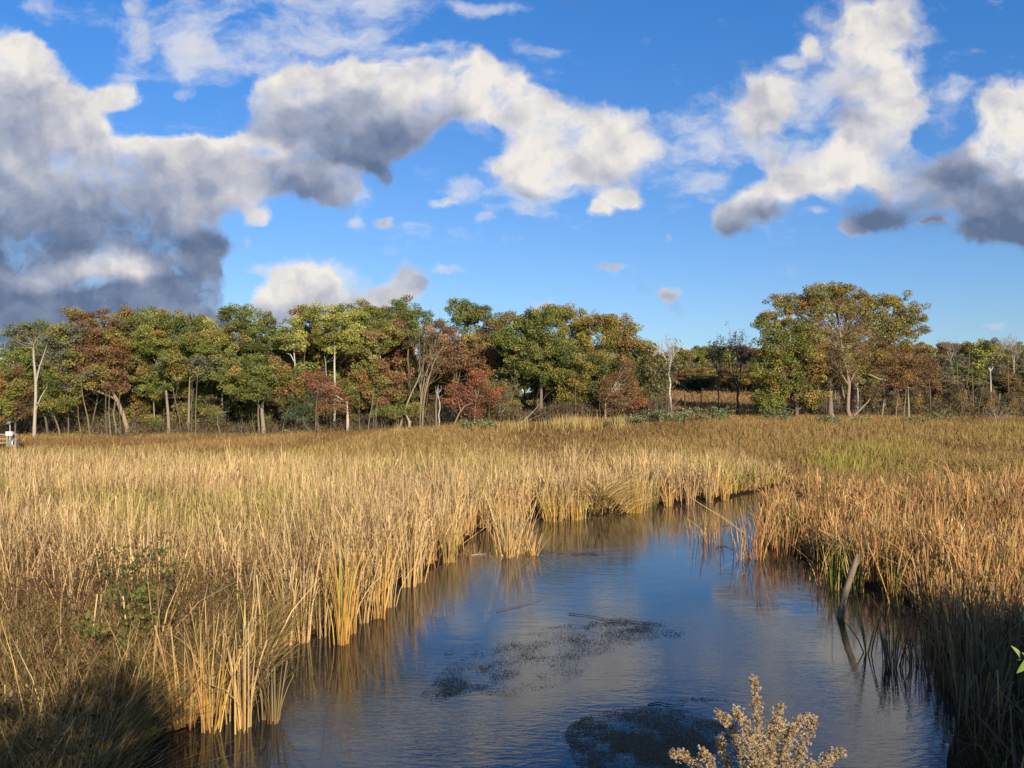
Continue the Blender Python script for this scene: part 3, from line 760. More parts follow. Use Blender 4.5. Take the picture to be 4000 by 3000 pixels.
# floating weeds
def weeds(regions, label):
    A = []; Fq = []; Cq = []; n0 = 0
    for (cx, cy, rx, ry, num, sz, slope) in regions:
        th = rng.uniform(0, 2 * math.pi, num * 3); r_ = rng.random(num * 3) ** .6
        X_ = cx + np.cos(th) * r_ * rx; Y_ = cy + np.sin(th) * r_ * ry + slope * np.cos(th) * r_ * rx
        k_ = (Y_ < 1700)
        X_, Y_ = X_[k_], Y_[k_]
        Yd = CAMH * F / (Y_ * _sc - 1590); Xd = (X_ * _sc - 2000) / F * Yd
        k_ = (vn(Xd, Yd, .22, 3) * .6 + vn(Xd, Yd, .7, 5) * .4 + rng.normal(0, .15, len(Xd)) > .50)
        Xd, Yd = Xd[k_], Yd[k_]; m = len(Xd)
        a_ = rng.uniform(0, math.pi, m); l_ = rng.uniform(.35, 1.6, m) * sz; w_ = l_ * rng.uniform(.12, .5, m)
        for sx, sy in ((-1, -.6), (0, -1), (1, -.2), (.9, .6), (0, 1), (-.8, .5)): pass
        base_ = np.stack([Xd, Yd, rng.uniform(.004, .016, m)], -1)
        e1 = np.stack([np.cos(a_) * l_, np.sin(a_) * l_, rng.uniform(-.1, .3, m) * l_], -1)
        e2 = np.stack([-np.sin(a_) * w_, np.cos(a_) * w_, np.zeros(m)], -1)
        Vq = np.stack([base_ - e1, base_ - e2 * rng.uniform(.5, 1.2, (m, 1)), base_ + e1, base_ + e2 * rng.uniform(.5, 1.2, (m, 1))], 1).reshape(-1, 3)
        Vq[:, 2] = np.maximum(Vq[:, 2], .004)
        A.append(Vq); Fq.append(np.arange(m * 4).reshape(-1, 4) + n0); n0 += m * 4
        c_ = np.where(rng.random((m, 1)) < .15, np.array([[.20, .13, .07]]), np.array([[.13, .11, .07]])) * rng.uniform(.5, 1.6, (m, 1))
        Cq.append(np.repeat(c_, 4, 0))
    tag(mesh_obj('floating_weeds', np.vstack(A), np.vstack(Fq), M_reed, None, np.vstack(Cq)), label, 'water weeds', kind='stuff')
weeds([(1260, 1197, 55, 4, 500, .03, 0), (1190, 1190, 60, 5, 140, .02, 0)], 'thin dark line of floating weeds near the far bank')
weeds([(1370, 1360, 110, 24, 2300, .014, .05), (1240, 1385, 170, 38, 3000, .013, -.12), (1060, 1440, 130, 45, 2400, .013, -.35), (960, 1490, 50, 22, 700, .013, -.3), (1150, 1460, 120, 40, 1500, .012, -.2)],
      'broad loose patch of dark floating weeds in the middle of the pond')
weeds([(1400, 1590, 180, 62, 15000, .011, 0), (1470, 1650, 200, 55, 9000, .011, 0), (1330, 1620, 100, 60, 4500, .011, 0), (1520, 1512, 60, 6, 60, .016, 0)], 'dense dark patch of floating weeds nearest the viewer')

# ------------------------------------------------------------------ leafy plants near the viewer
def leafquads(c, size, col, nrm=None, fold=.0, elong=1.5):
    m = len(c)
    a = rng.normal(0, 1, (m, 3)); a /= np.linalg.norm(a, axis=1)[:, None]
    b = rng.normal(0, 1, (m, 3)) if nrm is None else np.cross(a, nrm)
    b -= a * (a * b).sum(1)[:, None]; b /= np.linalg.norm(b, axis=1)[:, None] + 1e-9
    s = (np.asarray(size) * np.ones(m))[:, None]
    V = np.stack([c - a * s * .5 * elong, c - b * s * .5, c + a * s * .5 * elong, c + b * s * .5], 1).reshape(-1, 3)
    return V, np.arange(m * 4).reshape(-1, 4), np.repeat(col, 4, 0)
def shrub(X, Y, h, spread, nst, leafn, lsize, lcols, stemcol, label, cat='shrub', group=None, name='leafy_shrub', r=.012, zoff=0., low=.25, base_spread=.1):
    z = float(ground(X, Y)) + zoff
    root = thing(name, (X, Y, z), label, cat, group)
    tb = Tubes(); P_ = []
    for i in range(nst):
        a = rng.uniform(0, 6.28); hh = h * rng.uniform(.6, 1.0); sp = spread * rng.uniform(.2, 1) * hh / h
        q = np.linspace(0, 1, 6); w = rng.normal(0, .04 * h, (6, 2)) * q[:, None]
        bs = rng.normal(0, base_spread, 2)
        p = np.stack([bs[0] + math.cos(a) * sp * q ** 1.2 + w[:, 0], bs[1] + math.sin(a) * sp * q ** 1.2 + w[:, 1], hh * q - .05], -1)
        tb.add(p, np.linspace(r, r * .3, 6), 4, stemcol)
        P_.append(p)
        for j in range(4):
            k_ = rng.uniform(.35, .95); i0 = int(k_ * 5); s_ = p[i0] + (p[min(5, i0 + 1)] - p[i0]) * (k_ * 5 - i0)
            d = rng.normal(0, 1, 3); d[2] = abs(d[2]) * .8 + .3; d *= h * .16 / np.linalg.norm(d)
            tb.add(np.array([s_, s_ + d * .6, s_ + d * 1.1 + [0, 0, h * .02]]), [r * .5, r * .3, r * .12], 3, stemcol); P_.append(np.array([s_, s_ + d, s_ + d * 1.1]))
    tb.build('stems', M_bark, root)
    if leafn:
        c = []
        for _ in range(leafn):
            p = P_[rng.integers(len(P_))]; k_ = rng.uniform(low if len(p) == 6 else 0, 1) * (len(p) - 1); i0 = min(int(k_), len(p) - 2)
            c.append(p[i0] + (p[i0 + 1] - p[i0]) * (k_ - i0) + rng.normal(0, lsize * .8, 3))
        c = np.array(c); pick = rng.choice(len(lcols), len(c)); col = np.array(lcols)[pick] * rng.uniform(.7, 1.3, (len(c), 1))
        V, Fq, Cq = leafquads(c, rng.uniform(.6, 1.2, len(c)) * lsize, col)
        mesh_obj('leaves', V, Fq, M_leaf, root, Cq)
    return root
LG = [(.12, .15, .035), (.16, .17, .04), (.24, .20, .05)]
def at22(px, Y): return (px * _sc - 2000) / F * Y
shrub(at22(262, 12.2), 12.2, 1.95, .5, 7, 700, .046, [(.09, .11, .035), (.14, .15, .04)], (.16, .11, .07), 'tallest leafy green shrub among the near left reeds')
shrub(at22(320, 11.4), 11.4, 1.6, .6, 9, 900, .046, LG, (.14, .10, .07), 'broad yellow green shrub right of the tallest near left shrub')
shrub(at22(240, 10.6), 10.6, 1.2, .45, 6, 500, .05, LG, (.14, .10, .07), 'low green shrub in front of the tallest near left shrub')
shrub(at22(355, 12.6), 12.6, 1.7, .35, 5, 350, .045, LG, (.14, .10, .07), 'thin green shrub just left of the sunlit near clumps')
shrub(at22(545, 11.0), 11.0, 1.0, .2, 4, 70, .05, [(.2, .25, .04)], (.14, .10, .07), 'sparse green sprig among the near left cattails')
shrub(at22(500, 13.2), 13.2, 1.3, .35, 5, 160, .05, [(.2, .18, .05), (.10, .12, .04)], (.14, .10, .07), 'olive leafed sprig behind the sunlit near clumps')
shrub(at22(265, 8.9), 8.9, .5, .3, 4, 40, .06, [(.38, .30, .03), (.2, .24, .04)], (.12, .12, .04), 'small plant with yellow leaves in the shade at the water', name='yellow_leafed_plant')
for i, (px, Y, h) in enumerate(((30, 13, 1.9), (75, 12, 1.7), (120, 13.5, 1.9), (160, 12.2, 1.6), (60, 10.8, 1.3), (130, 10.6, 1.3), (190, 11.2, 1.4), (215, 13.8, 1.9), (15, 9.9, 1.0), (100, 9.6, 1.0), (350, 10.4, 1.1), (300, 9.9, .9), (420, 12.5, 1.4))):
    shrub(at22(px, Y), Y, h, .45, 7, 380, .022, [(.10, .055, .03), (.16, .09, .045)], (.15, .09, .055), 'dry dark brown flower stalks on the near left bank', 'dry plant', 'dry brown flower stalks on the near left bank', 'dry_flower_stalks', .006)
for i, (px, Y) in enumerate(((20, 8.4), (62, 8.3), (50, 8.0), (85, 8.15), (215, 8.2))):
    X = at22(px, Y); z = float(ground(X, Y))
    root = thing('seed_head_stalk', (X, Y, z), 'thin stalk with a round beige seed head in the near left shade', 'dry plant', 'beige seed heads in the near left shade')
    tb = Tubes(); hh = .55
    tb.add([[0, 0, -.05], [.02, 0, .3], [.03, .02, hh]], [.006, .005, .004], 4, (.16, .11, .07)); tb.build('stem', M_bark, root)
    c = rng.normal(0, .018, (160, 3)) + [.03, .02, hh]
    V, Fq, Cq = leafquads(c, .014, np.array([(.42, .30, .20)]) * rng.uniform(.6, 1.2, (160, 1))); mesh_obj('seed_head', V, Fq, M_fluff, root, Cq)

# withered leaves and seed clusters hanging in the near left tangle
nn_ = 60000
x = rng.uniform(-13, -2.0, nn_); y = rng.uniform(6.4, 15.5, nn_)
keep = (sdist(x, y) > 0) & (x < -.27 * y + rng.normal(0, .4, nn_)) & (vn(x, y, .7, 41) > rng.uniform(.25, .75, nn_))
x, y = x[keep], y[keep]; m = len(x)
z = ground(x, y, np.full(m, 1.)) + rng.uniform(.25, 1.15, m)
lc = np.array([(.10, .06, .03), (.17, .10, .05), (.30, .20, .09), (.13, .14, .04)])[rng.choice(4, m, p=[.38, .30, .17, .15])] * rng.uniform(.6, 1.3, (m, 1))
V, Fq, Cq = leafquads(np.stack([x, y, z], -1), rng.uniform(.5, 1.3, m) * .032, lc)
tag(mesh_obj('withered_leaves', V, Fq, M_leaf, None, Cq), 'withered brown leaves hanging in the weeds of the near left bank', 'leaves', kind='stuff')

# goldenrod gone to seed on the road bank, close to the viewer
def goldenrod():
    Y0 = 2.3
    b = np.array([(2960 - 2000) / F * Y0, Y0, float(ground(.7, 2.3))])
    root = thing('goldenrod', b, 'goldenrod gone to fluffy beige seed, rising at the bottom edge over the pond', 'wildflower')
    # plumes: list of pixel points along each plume, from the stalk outwards
    plumes = [
        [(2960, 3150), (2965, 2980), (2962, 2900), (2958, 2790), (2950, 2720), (2945, 2645)],
        [(2940, 3100), (2890, 2940), (2870, 2880), (2840, 2820), (2800, 2780)],
        [(2950, 3050), (2930, 2920), (2915, 2850), (2890, 2800), (2870, 2780)],
        [(2970, 3050), (2985, 2940), (3010, 2870), (3035, 2810), (3050, 2755)],
        [(2975, 3060), (3000, 2950), (3040, 2850), (3060, 2830)],
        [(3040, 3120), (3060, 2990), (3080, 2900), (3110, 2830), (3150, 2800)],
        [(3060, 3130), (3110, 3010), (3130, 2920), (3165, 2850), (3180, 2805)],
        [(3020, 3100), (3040, 3000), (3070, 2880), (3080, 2850)],
        [(2850, 3150), (2760, 3020), (2700, 2970), (2650, 2950), (2620, 2960)],
        [(2860, 3150), (2790, 3030), (2760, 2960), (2740, 2935)],
        [(2900, 3150), (2850, 3010), (2820, 2930), (2810, 2880)],
        [(3150, 3200), (3200, 3030), (3240, 2960), (3290, 2940)],
        [(3120, 3200), (3160, 3030), (3175, 2985)],
        [(2990, 3100), (3000, 3020), (3010, 2950), (3000, 2920)],
    ]
    tb = Tubes(); hub = np.array([0, 0, -.0])
    fl = []; lv = []
    dep = rng.uniform(-.12, .12, len(plumes))
    for pl, dy in zip(plumes, dep):
        q = np.array([P(x_, y_, Y0 + dy * (1 - .0)) for x_, y_ in pl]) - b
        low = np.array([q[0] * [.35, .35, 1] + [0, 0, -.25]])
        path = np.vstack([[[0, 0, min(.15, q[0][2] * .3)]], low, q])
        tt = np.linspace(0, 1, len(path)); ts = np.linspace(0, 1, 26)
        sp = np.stack([np.interp(ts, tt, path[:, k_]) for k_ in range(3)], -1)
        for _ in range(3): sp[1:-1] = (sp[:-2] + sp[1:-1] * 2 + sp[2:]) / 4
        tb.add(sp, np.linspace(.0035, .0010, 26), 5, (.22, .15, .06))
        # puffs on the outer part of the plume
        start = int(26 * (1 - (len(pl) - 1.2) / (len(path) - 1)))
        seglen = np.linalg.norm(sp[-1] - sp[start])
        for _ in range(int(120 + 1100 * seglen)):
            k_ = rng.uniform(start, 24.9); i0 = int(k_); p = sp[i0] + (sp[i0 + 1] - sp[i0]) * (k_ - i0)
            rr = .020 * (1 - .55 * (k_ - start) / (25 - start))
            fl.append(p + rng.normal(0, rr * .62, 3) + [0, 0, .003])
        for _ in range(12):
            k_ = rng.uniform(max(3, start - 8), start + 7); i0 = int(k_); lv.append(sp[i0] + rng.normal(0, .004, 3))
    tb.build('stems', M_bark, root)
    fl = np.array(fl); m = len(fl)
    # every puff: bristles fanning out of its base
    nb = 22
    c = np.repeat(fl, nb, 0)
    d = rng.normal(0, 1, (m * nb, 3)); d[:, 2] = d[:, 2] * .8 + .5; d /= np.linalg.norm(d, axis=1)[:, None]
    wv = rng.normal(0, 1, (m * nb, 3)); wv -= d * (d * wv).sum(1)[:, None]; wv /= np.linalg.norm(wv, axis=1)[:, None]
    Lb = rng.uniform(.002, .0055, (m * nb, 1)); wd = .0009
    V = np.stack([c - wv * wd * .4, c + wv * wd * .4, c + d * Lb + wv * wd, c + d * Lb - wv * wd], 1).reshape(-1, 3)
    base_c = np.where(rng.random((m, 1)) < .22, np.array([[.42, .28, .15]]), np.array([[.78, .62, .40]])) * rng.uniform(.7, 1.2, (m, 1))
    cc = np.repeat(base_c, nb, 0); C = np.stack([cc * .75, cc * .75, cc, cc], 1).reshape(-1, 3)
    mesh_obj('seed_plumes', V, np.arange(len(V)).reshape(-1, 4), M_fluff, root, C)
    # narrow leaves
    lv = np.array(lv); m = len(lv)
    az = rng.uniform(0, 6.28, m); ln = rng.uniform(.02, .05, m)
    V1 = blades(lv, ln * .8, np.full(m, .004), rng.uniform(.5, 1.1, m), az, rng.uniform(.2, .9, m), jcol(np.array([.26, .25, .05]), m, .2), jcol(np.array([.32, .24, .07]), m, .2), 3)
    mesh_obj('leaves', V1[0], V1[1], M_leaf, root, V1[2])
goldenrod()

# green leafy twig reaching in at the right edge
def leaf_blade(p0, p1, w, nrm, col):
    p0, p1, nrm = map(np.asarray, (p0, p1, nrm)); a = p1 - p0; s = np.cross(a, nrm); s = s / np.linalg.norm(s)
    nn = np.cross(s, a); nn /= np.linalg.norm(nn)
    V = []; T = [0, .12, .3, .5, .7, .88, 1]; WW = [.02, .55, .9, 1, .8, .4, .01]
    for t_, w_ in zip(T, WW):
        c = p0 + a * t_ + nn * (.10 * np.linalg.norm(a) * math.sin(t_ * 3.1))
        V += [c - s * w * w_ + nn * w * w_ * .35, c, c + s * w * w_ + nn * w * w_ * .35]
    Fq = []
    for i in range(6):
        k_ = i * 3; Fq += [[k_, k_ + 1, k_ + 4, k_ + 3], [k_ + 1, k_ + 2, k_ + 5, k_ + 4]]
    return np.array(V), np.array(Fq), np.tile(col, (len(V), 1))
Yt = 2.6; b = np.array([P(4090, 3300, Yt)[0], Yt, float(ground(1.75, Yt))])
root = thing('leafy_twig', b, 'twig with two bright green leaves reaching in at the right edge', 'twig')
tb = Tubes(); q = np.array([[0, 0, -.05], P(4085, 3000, Yt) - b, P(4060, 2700, Yt) - b, P(4030, 2600, Yt) - b, P(4000, 2575, Yt) - b, P(3975, 2578, Yt) - b])
tb.add(q, [.006, .005, .004, .003, .002, .001], 5, (.18, .17, .07)); tb.build('stem', M_bark, root)
for (x0, y0, x1, y1, w_, c_) in ((3985, 2572, 3948, 2522, .0075, (.34, .40, .14)), (4015, 2570, 3970, 2630, .011, (.20, .30, .05)), (4060, 2650, 4040, 2590, .010, (.22, .33, .06)), (4070, 2700, 4010, 2720, .010, (.2, .3, .05)), (4040, 2600, 3990, 2548, .008, (.3, .38, .12))):
    V, Fq, Cq = leaf_blade(P(x0, y0, Yt) - b, P(x1, y1, Yt - .02) - b, w_, (.2, -1, .4), c_)
    mesh_obj('leaf', V, Fq, M_leaf, root, Cq, True)

# ------------------------------------------------------------------ trees
def crown_mesh(lobes, cols, leaf=.25, dens=1.0, per=55, cr=.72, flat=.65, shell=.35):
    leaf = leaf * .62; per = per * 2.4; dens = dens * 1.45; lobes = [(a, b, c, d * 1.16, e * 1.16, f * 1.14) for a, b, c, d, e, f in lobes]
    """lobes: (x, y, z, rx, ry, rz) metres. Returns V,F,C and clump centres."""
    Cn = []; CL = []
    for (x, y, z, rx, ry, rz) in lobes:
        m = max(3, int(2.1 * math.pi * rx * rz * dens / (cr * cr) * .52))
        d = rng.normal(0, 1, (m, 3)); d /= np.linalg.norm(d, axis=1)[:, None]
        r = rng.uniform(shell, 1.0, m) ** .7
        wob = 1 + .16 * np.sin(d[:, 0] * 5 + x) * np.cos(d[:, 2] * 6 + z)
        Cn.append(np.array([x, y, z]) + d * (r * wob)[:, None] * np.array([rx, ry, rz]))
        CL.append(np.ones(m))
    Cn = np.vstack(Cn); m = len(Cn)
    csz = rng.uniform(.6, 1.25, m) * cr
    nl = np.maximum(6, (per * (csz / cr) ** 2 * rng.uniform(.7, 1.2, m))).astype(int)
    idx = np.repeat(np.arange(m), nl); n = len(idx)
    d = rng.normal(0, 1, (n, 3)); d /= np.linalg.norm(d, axis=1)[:, None]
    rr = rng.uniform(.2, 1, n) ** .5
    pos = Cn[idx] + d * (rr * csz[idx])[:, None] * np.array([1, 1, flat])
    pos[:, 2] += rng.normal(0, .05, n)
    w = np.array([c[3] for c in cols], float); w /= w.sum()
    base = np.array([c[:3] for c in cols], float)
    ci = rng.choice(len(cols), m, p=w)
    # neighbouring clumps share their tint
    f = vn(Cn[:, 0] + Cn[:, 1] * .5, Cn[:, 2], 2.2, 5)
    order = np.cumsum(w); ci2 = np.searchsorted(order, np.clip((f - .5) * 1.7 + .5, 0, .999))
    ci = np.where(rng.random(m) < .7, ci2, ci)
    ccol = base[ci] * 1.38 * rng.uniform(.75, 1.25, (m, 1)) * np.array([1.0, 1.0, 1.1]) * (1 - .25 * (rng.random((m, 1)) < .3)) + .02 * (rng.random((m, 1)) < .3)
    lc = ccol[idx] * rng.uniform(.75, 1.25, (n, 1))
    V, Fq, Cq = leafquads(pos, rng.uniform(.6, 1.25, n) * leaf, lc, None, 0, 1.15)
    return V, Fq, Cq, Cn
def limb(tb, a, b_, r0, r1, col, sag=.15, k=4, m=5, side=None):
    a = np.asarray(a, float); b_ = np.asarray(b_, float); L_ = np.linalg.norm(b_ - a)
    q = np.linspace(0, 1, m)
    mid = (a + b_) / 2 + rng.normal(0, .07 * L_, 3) + np.array([0, 0, -sag * L_ * .3])
    p = (1 - q)[:, None] ** 2 * a + 2 * ((1 - q) * q)[:, None] * mid + (q ** 2)[:, None] * b_
    tb.add(p, r0 + (r1 - r0) * q, k, col); return p
BK = (.15, .12, .085); BKL = (.27, .23, .17); BIRCH = (.50, .47, .40); BKD = (.10, .082, .065)
def tree(label, base, Y, lobes, cols, trunk=None, r=.22, leaf=.25, dens=1.0, bark=BK, name='oak_tree', cat='tree', group='trees along the edge of the marsh', forks=(), per=55, cr=.72, limbs=True, flat=.65):
    X = (base - 2000) / F * Y; zb = float(ground(X, Y)) - .1
    o = np.array([X, Y, zb])
    root = thing(name, o, label, cat, group)
    Lb = []
    for l in lobes:
        p = P(l[0], l[1], Y + (l[4] if len(l) > 4 else 0)) - o
        rx = l[2] / F * Y; rz = l[3] / F * Y
        Lb.append((p[0], p[1], p[2], rx, min(rx * .85, 4.5), rz))
    V, Fq, Cq, Cn = crown_mesh(Lb, cols, leaf, dens, per, cr, flat)
    tb = Tubes()
    mc = np.average([l[:3] for l in Lb], axis=0, weights=[l[3] * l[5] for l in Lb])
    if trunk is None:
        topz = max(l[2] + l[5] * .4 for l in Lb)
        q = np.linspace(0, 1, 8)
        pts = np.stack([mc[0] * q ** 1.4 + rng.normal(0, .12, 8) * q, mc[1] * q + rng.normal(0, .1, 8) * q, topz * q], -1); pts[0] = 0
    else:
        pts = np.array([[0, 0, 0]] + [P(x_, y_, Y) - o for x_, y_ in trunk])
        tt = np.linspace(0, 1, len(pts)); ts = np.linspace(0, 1, 10)
        pts = np.stack([np.interp(ts, tt, pts[:, k_]) for k_ in range(3)], -1)
    m = len(pts)
    tb.add(pts, r * (1 - .8 * np.linspace(0, 1, m) ** 1.1) * np.where(np.arange(m) == 0, 1.35, 1), 7, bark)
    for fk in forks:
        fp = np.array([P(x_, y_, Y + .3) - o for x_, y_ in fk]); tb.add(fp, np.linspace(r * .6, r * .15, len(fp)), 6, bark)
    if limbs:
        hubs = []
        for l in Lb:
            s_ = pts[int(np.clip(m * np.clip((l[2] - l[5] * .9) / (pts[-1][2] + 1e-6), .25, .85), 1, m - 1))]
            hubs.append((limb(tb, s_, (l[0], l[1], l[2]), r * (.42 if l[2] - s_[2] > .5 * abs(l[0] - s_[0]) else .15), r * .10, bark, .2, 5, 6), l))
        for c in Cn[:: max(1, len(Cn) // 70)]:
            j = int(np.argmin([np.linalg.norm((c - np.array(l[:3])) / np.array(l[3:])) for _, l in hubs]))
            p = hubs[j][0]; limb(tb, p[rng.integers(2, len(p))], c, r * .14, r * .04, bark, .1, 3, 4)
    tb.build('trunk', M_bark, root)
    mesh_obj('crown', V, Fq, M_leaf, root, Cq)
    return root
def grow(tb, p, d, L_, r, lev, col, spread=.5, up=.25, nb=3, tips=None):
    q = [p]; dd = d.copy()
    for i in range(4):
        dd = dd + rng.normal(0, .10, 3) + np.array([0, 0, up * .12]); dd /= np.linalg.norm(dd)
        q.append(q[-1] + dd * L_ / 4)
    tb.add(q, np.linspace(r, r * .6, 5), 5 if lev > 2 else 3, col)
    if lev <= 0:
        if tips is not None: tips.extend(q[2:])
        return
    for i in range(nb + (lev > 1)):
        k_ = rng.integers(1, 5) if i else 4
        s = q[k_]; e = rng.normal(0, 1, 3); e -= dd * (e @ dd); e /= np.linalg.norm(e)
        nd = dd * math.cos(spread) + e * math.sin(spread * rng.uniform(.7, 1.5)); nd[2] += up; nd /= np.linalg.norm(nd)
        grow(tb, s, nd, L_ * rng.uniform(.55, .78), r * rng.uniform(.42, .58) + .003, lev - 1, col, spread, up, nb, tips)
def bare(label, base, Y, topy, r=.14, col=BKL, lev=4, trunkfrac=.45, spread=.5, up=.25, lean=0., name='bare_tree', group='bare trees at the edge of the woods', leaves=None, nb=3, leaf=.2, leafn=0, xoff=0, scale_y=None):
    X = (base - 2000) / F * Y; zb = float(ground(X, Y)) - .1; o = np.array([X, Y, zb])
    H = P(base, topy, Y)[2] - zb
    root = thing(name, o, label, 'tree', group)
    tb = Tubes(); tips = []
    tl = H * trunkfrac; q = np.linspace(0, 1, 7)
    pts = np.stack([lean * tl * q + rng.normal(0, .06, 7) * q * 2, rng.normal(0, .05, 7) * q, tl * q], -1)
    tb.add(pts, r * (1 - .35 * q), 6, col)
    Lr = (H - tl) * .42
    for i in range(4):
        a = i * 1.57 + rng.uniform(-.5, .5); s = rng.uniform(.15, spread)
        d = np.array([math.cos(a) * math.sin(s) + lean * .5, math.sin(a) * math.sin(s), math.cos(s)])
        grow(tb, pts[-1 if i < 3 else -2], d / np.linalg.norm(d), Lr, r * .5, lev - 1, col, spread, up, nb, tips)
    tb.build('trunk', M_bark, root)
    if leafn:
        tp = np.array(tips); c = tp[rng.integers(len(tp), size=leafn)] + rng.normal(0, .15, (leafn, 3))
        lc = np.array(leaves)[rng.integers(len(leaves), size=leafn)] * rng.uniform(.7, 1.3, (leafn, 1))
        V, Fq, Cq = leafquads(c, rng.uniform(.6, 1.2, leafn) * leaf, lc); mesh_obj('crown', V, Fq, M_leaf, root, Cq)
    return root
def leaning(label, pts, Y, r, col, name='leaning_tree', group='leaning trunks at the edge of the woods', branches=(), cat='trunk', tip=.35, twigs=3):
    col = tuple(c_ * .8 for c_ in col)
    if name == 'thin_tree': pts = list(pts) + [(pts[-1][0] * 1.6 - pts[-2][0] * .6 + 4, pts[-1][1] * 1.9 - pts[-2][1] * .9 - 20)]; tip = .3
    X = (pts[0][0] - 2000) / F * Y; zb = float(ground(X, Y)) - .1; o = np.array([X, Y, zb])
    q = np.array([[0, 0, 0]] + [P(x_, y_, Y) - o for x_, y_ in pts[1:]])
    tt = np.linspace(0, 1, len(q)); ts = np.linspace(0, 1, 12); q = np.stack([np.interp(ts, tt, q[:, k_]) for k_ in range(3)], -1)
    q[1:-1] = (q[:-2] + q[2:] + 2 * q[1:-1]) / 4
    tb = Tubes(); tb.add(q, np.linspace(r, r * tip, 12), 6, col)
    for br_ in branches:
        bq = np.array([P(x_, y_, Y) - o for x_, y_ in br_]); tb.add(bq, np.linspace(r * .55, r * .15, len(bq)), 5, col)
    for _ in range(twigs):
        s = q[rng.integers(6, 12)]; d = rng.normal(0, 1, 3); d[2] = abs(d[2]); d /= np.linalg.norm(d)
        grow(tb, s, d, 1.2, r * .2, 1, col, .5, .2, 2)
    ob = tb.build(name, M_bark); ob.location = tuple(map(float, o)); tag(ob, label, cat, group); return ob

GRN = (.150, .170, .036); GRN2 = (.185, .195, .040); DGR = (.095, .115, .028); OLV = (.225, .19, .045); YG = (.34, .33, .07); ORG = (.25, .155, .045); RST = (.215, .115, .050); RED = (.22, .090, .052); BRN = (.17, .10, .045); TAN = (.32, .19, .10); GLD = (.27, .215, .045); GRY = (.16, .155, .085)
green = [GRN + (3,), GRN2 + (3,), DGR + (1,), OLV + (1,)]
olive = [OLV + (2,), GRN + (3,), GRN2 + (2,)]
gold = [GLD + (3,), OLV + (3,), GRN + (1,), ORG + (1,)]
rust = [RST + (3,), ORG + (2,), BRN + (2,), OLV + (2,)]
brown = [BRN + (3,), TAN + (2,), OLV + (2,)]

tree('broad green oak behind the pale forked tree at the left end', 150, 100, [(120, 1310, 90, 48), (60, 1370, 55, 35), (170, 1400, 110, 60), (60, 1440, 60, 30)], [GRN + (3,), GRY + (2,), OLV + (1,)])
tree('low orange and green tree at the left edge of the woods', 60, 88, [(50, 1500, 95, 55), (100, 1580, 110, 45), (20, 1600, 70, 40)], [ORG + (2,), GRN2 + (2,), OLV + (3,), RST + (1,)], r=.12)
tree('bright green tree low behind the pale forked trunk', 185, 90, [(185, 1500, 85, 50), (215, 1560, 90, 40)], green, r=.12, leaf=.22)
tree('olive crowned thin tree between the pale forked tree and the rust one', 266, 91, [(245, 1380, 85, 70), (250, 1300, 70, 40), (290, 1480, 60, 40)], [GRY + (3,), GRN + (1,), OLV + (2,)], trunk=[(268, 1650), (262, 1580), (256, 1500), (250, 1420)], r=.10, bark=BK)
tree('tall rust coloured oak with a long leaning double trunk', 502, 93, [(300, 1235, 45, 25), (330, 1290, 75, 55), (410, 1260, 60, 45), (400, 1350, 95, 60), (440, 1420, 60, 60), (380, 1460, 80, 45), (450, 1495, 60, 35), (350, 1390, 60, 50)], rust,
     trunk=[(495, 1660), (470, 1590), (440, 1530), (400, 1490), (360, 1440), (335, 1390), (326, 1350)], r=.30, bark=(.30, .22, .15), forks=[[(455, 1560), (400, 1535), (350, 1520), (325, 1515)], [(440, 1530), (425, 1490), (418, 1460)], [(400, 1490), (370, 1430), (345, 1400), (315, 1385)]])
tree('large bright green oak on two straight pale trunks', 661, 96, [(600, 1240, 110, 45), (530, 1300, 80, 60), (680, 1260, 90, 45), (620, 1330, 120, 60), (560, 1440, 60, 80), (600, 1500, 60, 50), (500, 1240, 60, 25)], green + [ORG + (.5,)],
     trunk=[(657, 1620), (650, 1540), (642, 1470), (632, 1440)], r=.22, bark=(.26, .22, .15), forks=[[(604, 1715), (604, 1650), (600, 1570), (590, 1500)], [(648, 1520), (650, 1440), (650, 1390)]])
tree('olive green tree on one straight bare trunk', 735, 95, [(760, 1400, 120, 75), (690, 1440, 60, 50), (830, 1460, 90, 45), (790, 1330, 80, 45)], [OLV + (3,), GRN + (3,), GRY + (1,)], trunk=[(737, 1640), (739, 1560), (740, 1500), (745, 1430)], r=.19, bark=(.24, .21, .14))
tree('yellow leafed tree standing behind the olive one', 830, 102, [(815, 1270, 60, 40), (780, 1310, 55, 35), (860, 1330, 50, 40)], [YG + (3,), GRN2 + (1,)], r=.14)
tree('dark green oak left of the gap in the skyline', 980, 100, [(920, 1225, 60, 30), (980, 1250, 85, 40), (930, 1330, 90, 70), (1010, 1340, 70, 60), (880, 1400, 80, 50), (1050, 1290, 40, 40)], [GRN + (2,), DGR + (2,), OLV + (2,)])
bare('tall pale leafless tree rising behind the yellow one', 868, 101, 1195, .15, (.33, .29, .24), lev=4, trunkfrac=.6)
tree('broad low green oak with a stout crooked trunk', 1031, 92, [(1000, 1440, 110, 50), (1090, 1460, 95, 50), (940, 1490, 80, 45), (1050, 1520, 130, 45), (1130, 1510, 60, 40)], green + [ORG + (.4,)],
     trunk=[(1028, 1660), (1022, 1600), (1030, 1560), (1040, 1520)], r=.30, bark=(.27, .22, .16), forks=[[(1022, 1600), (1000, 1570), (960, 1540)]])
tree('grey green shrubby tree under the broad low oak', 1210, 92, [(1190, 1570, 55, 45), (1170, 1620, 60, 35)], [(.07, .10, .04, 3), (.12, .13, .05, 2)], r=.07, leaf=.18)
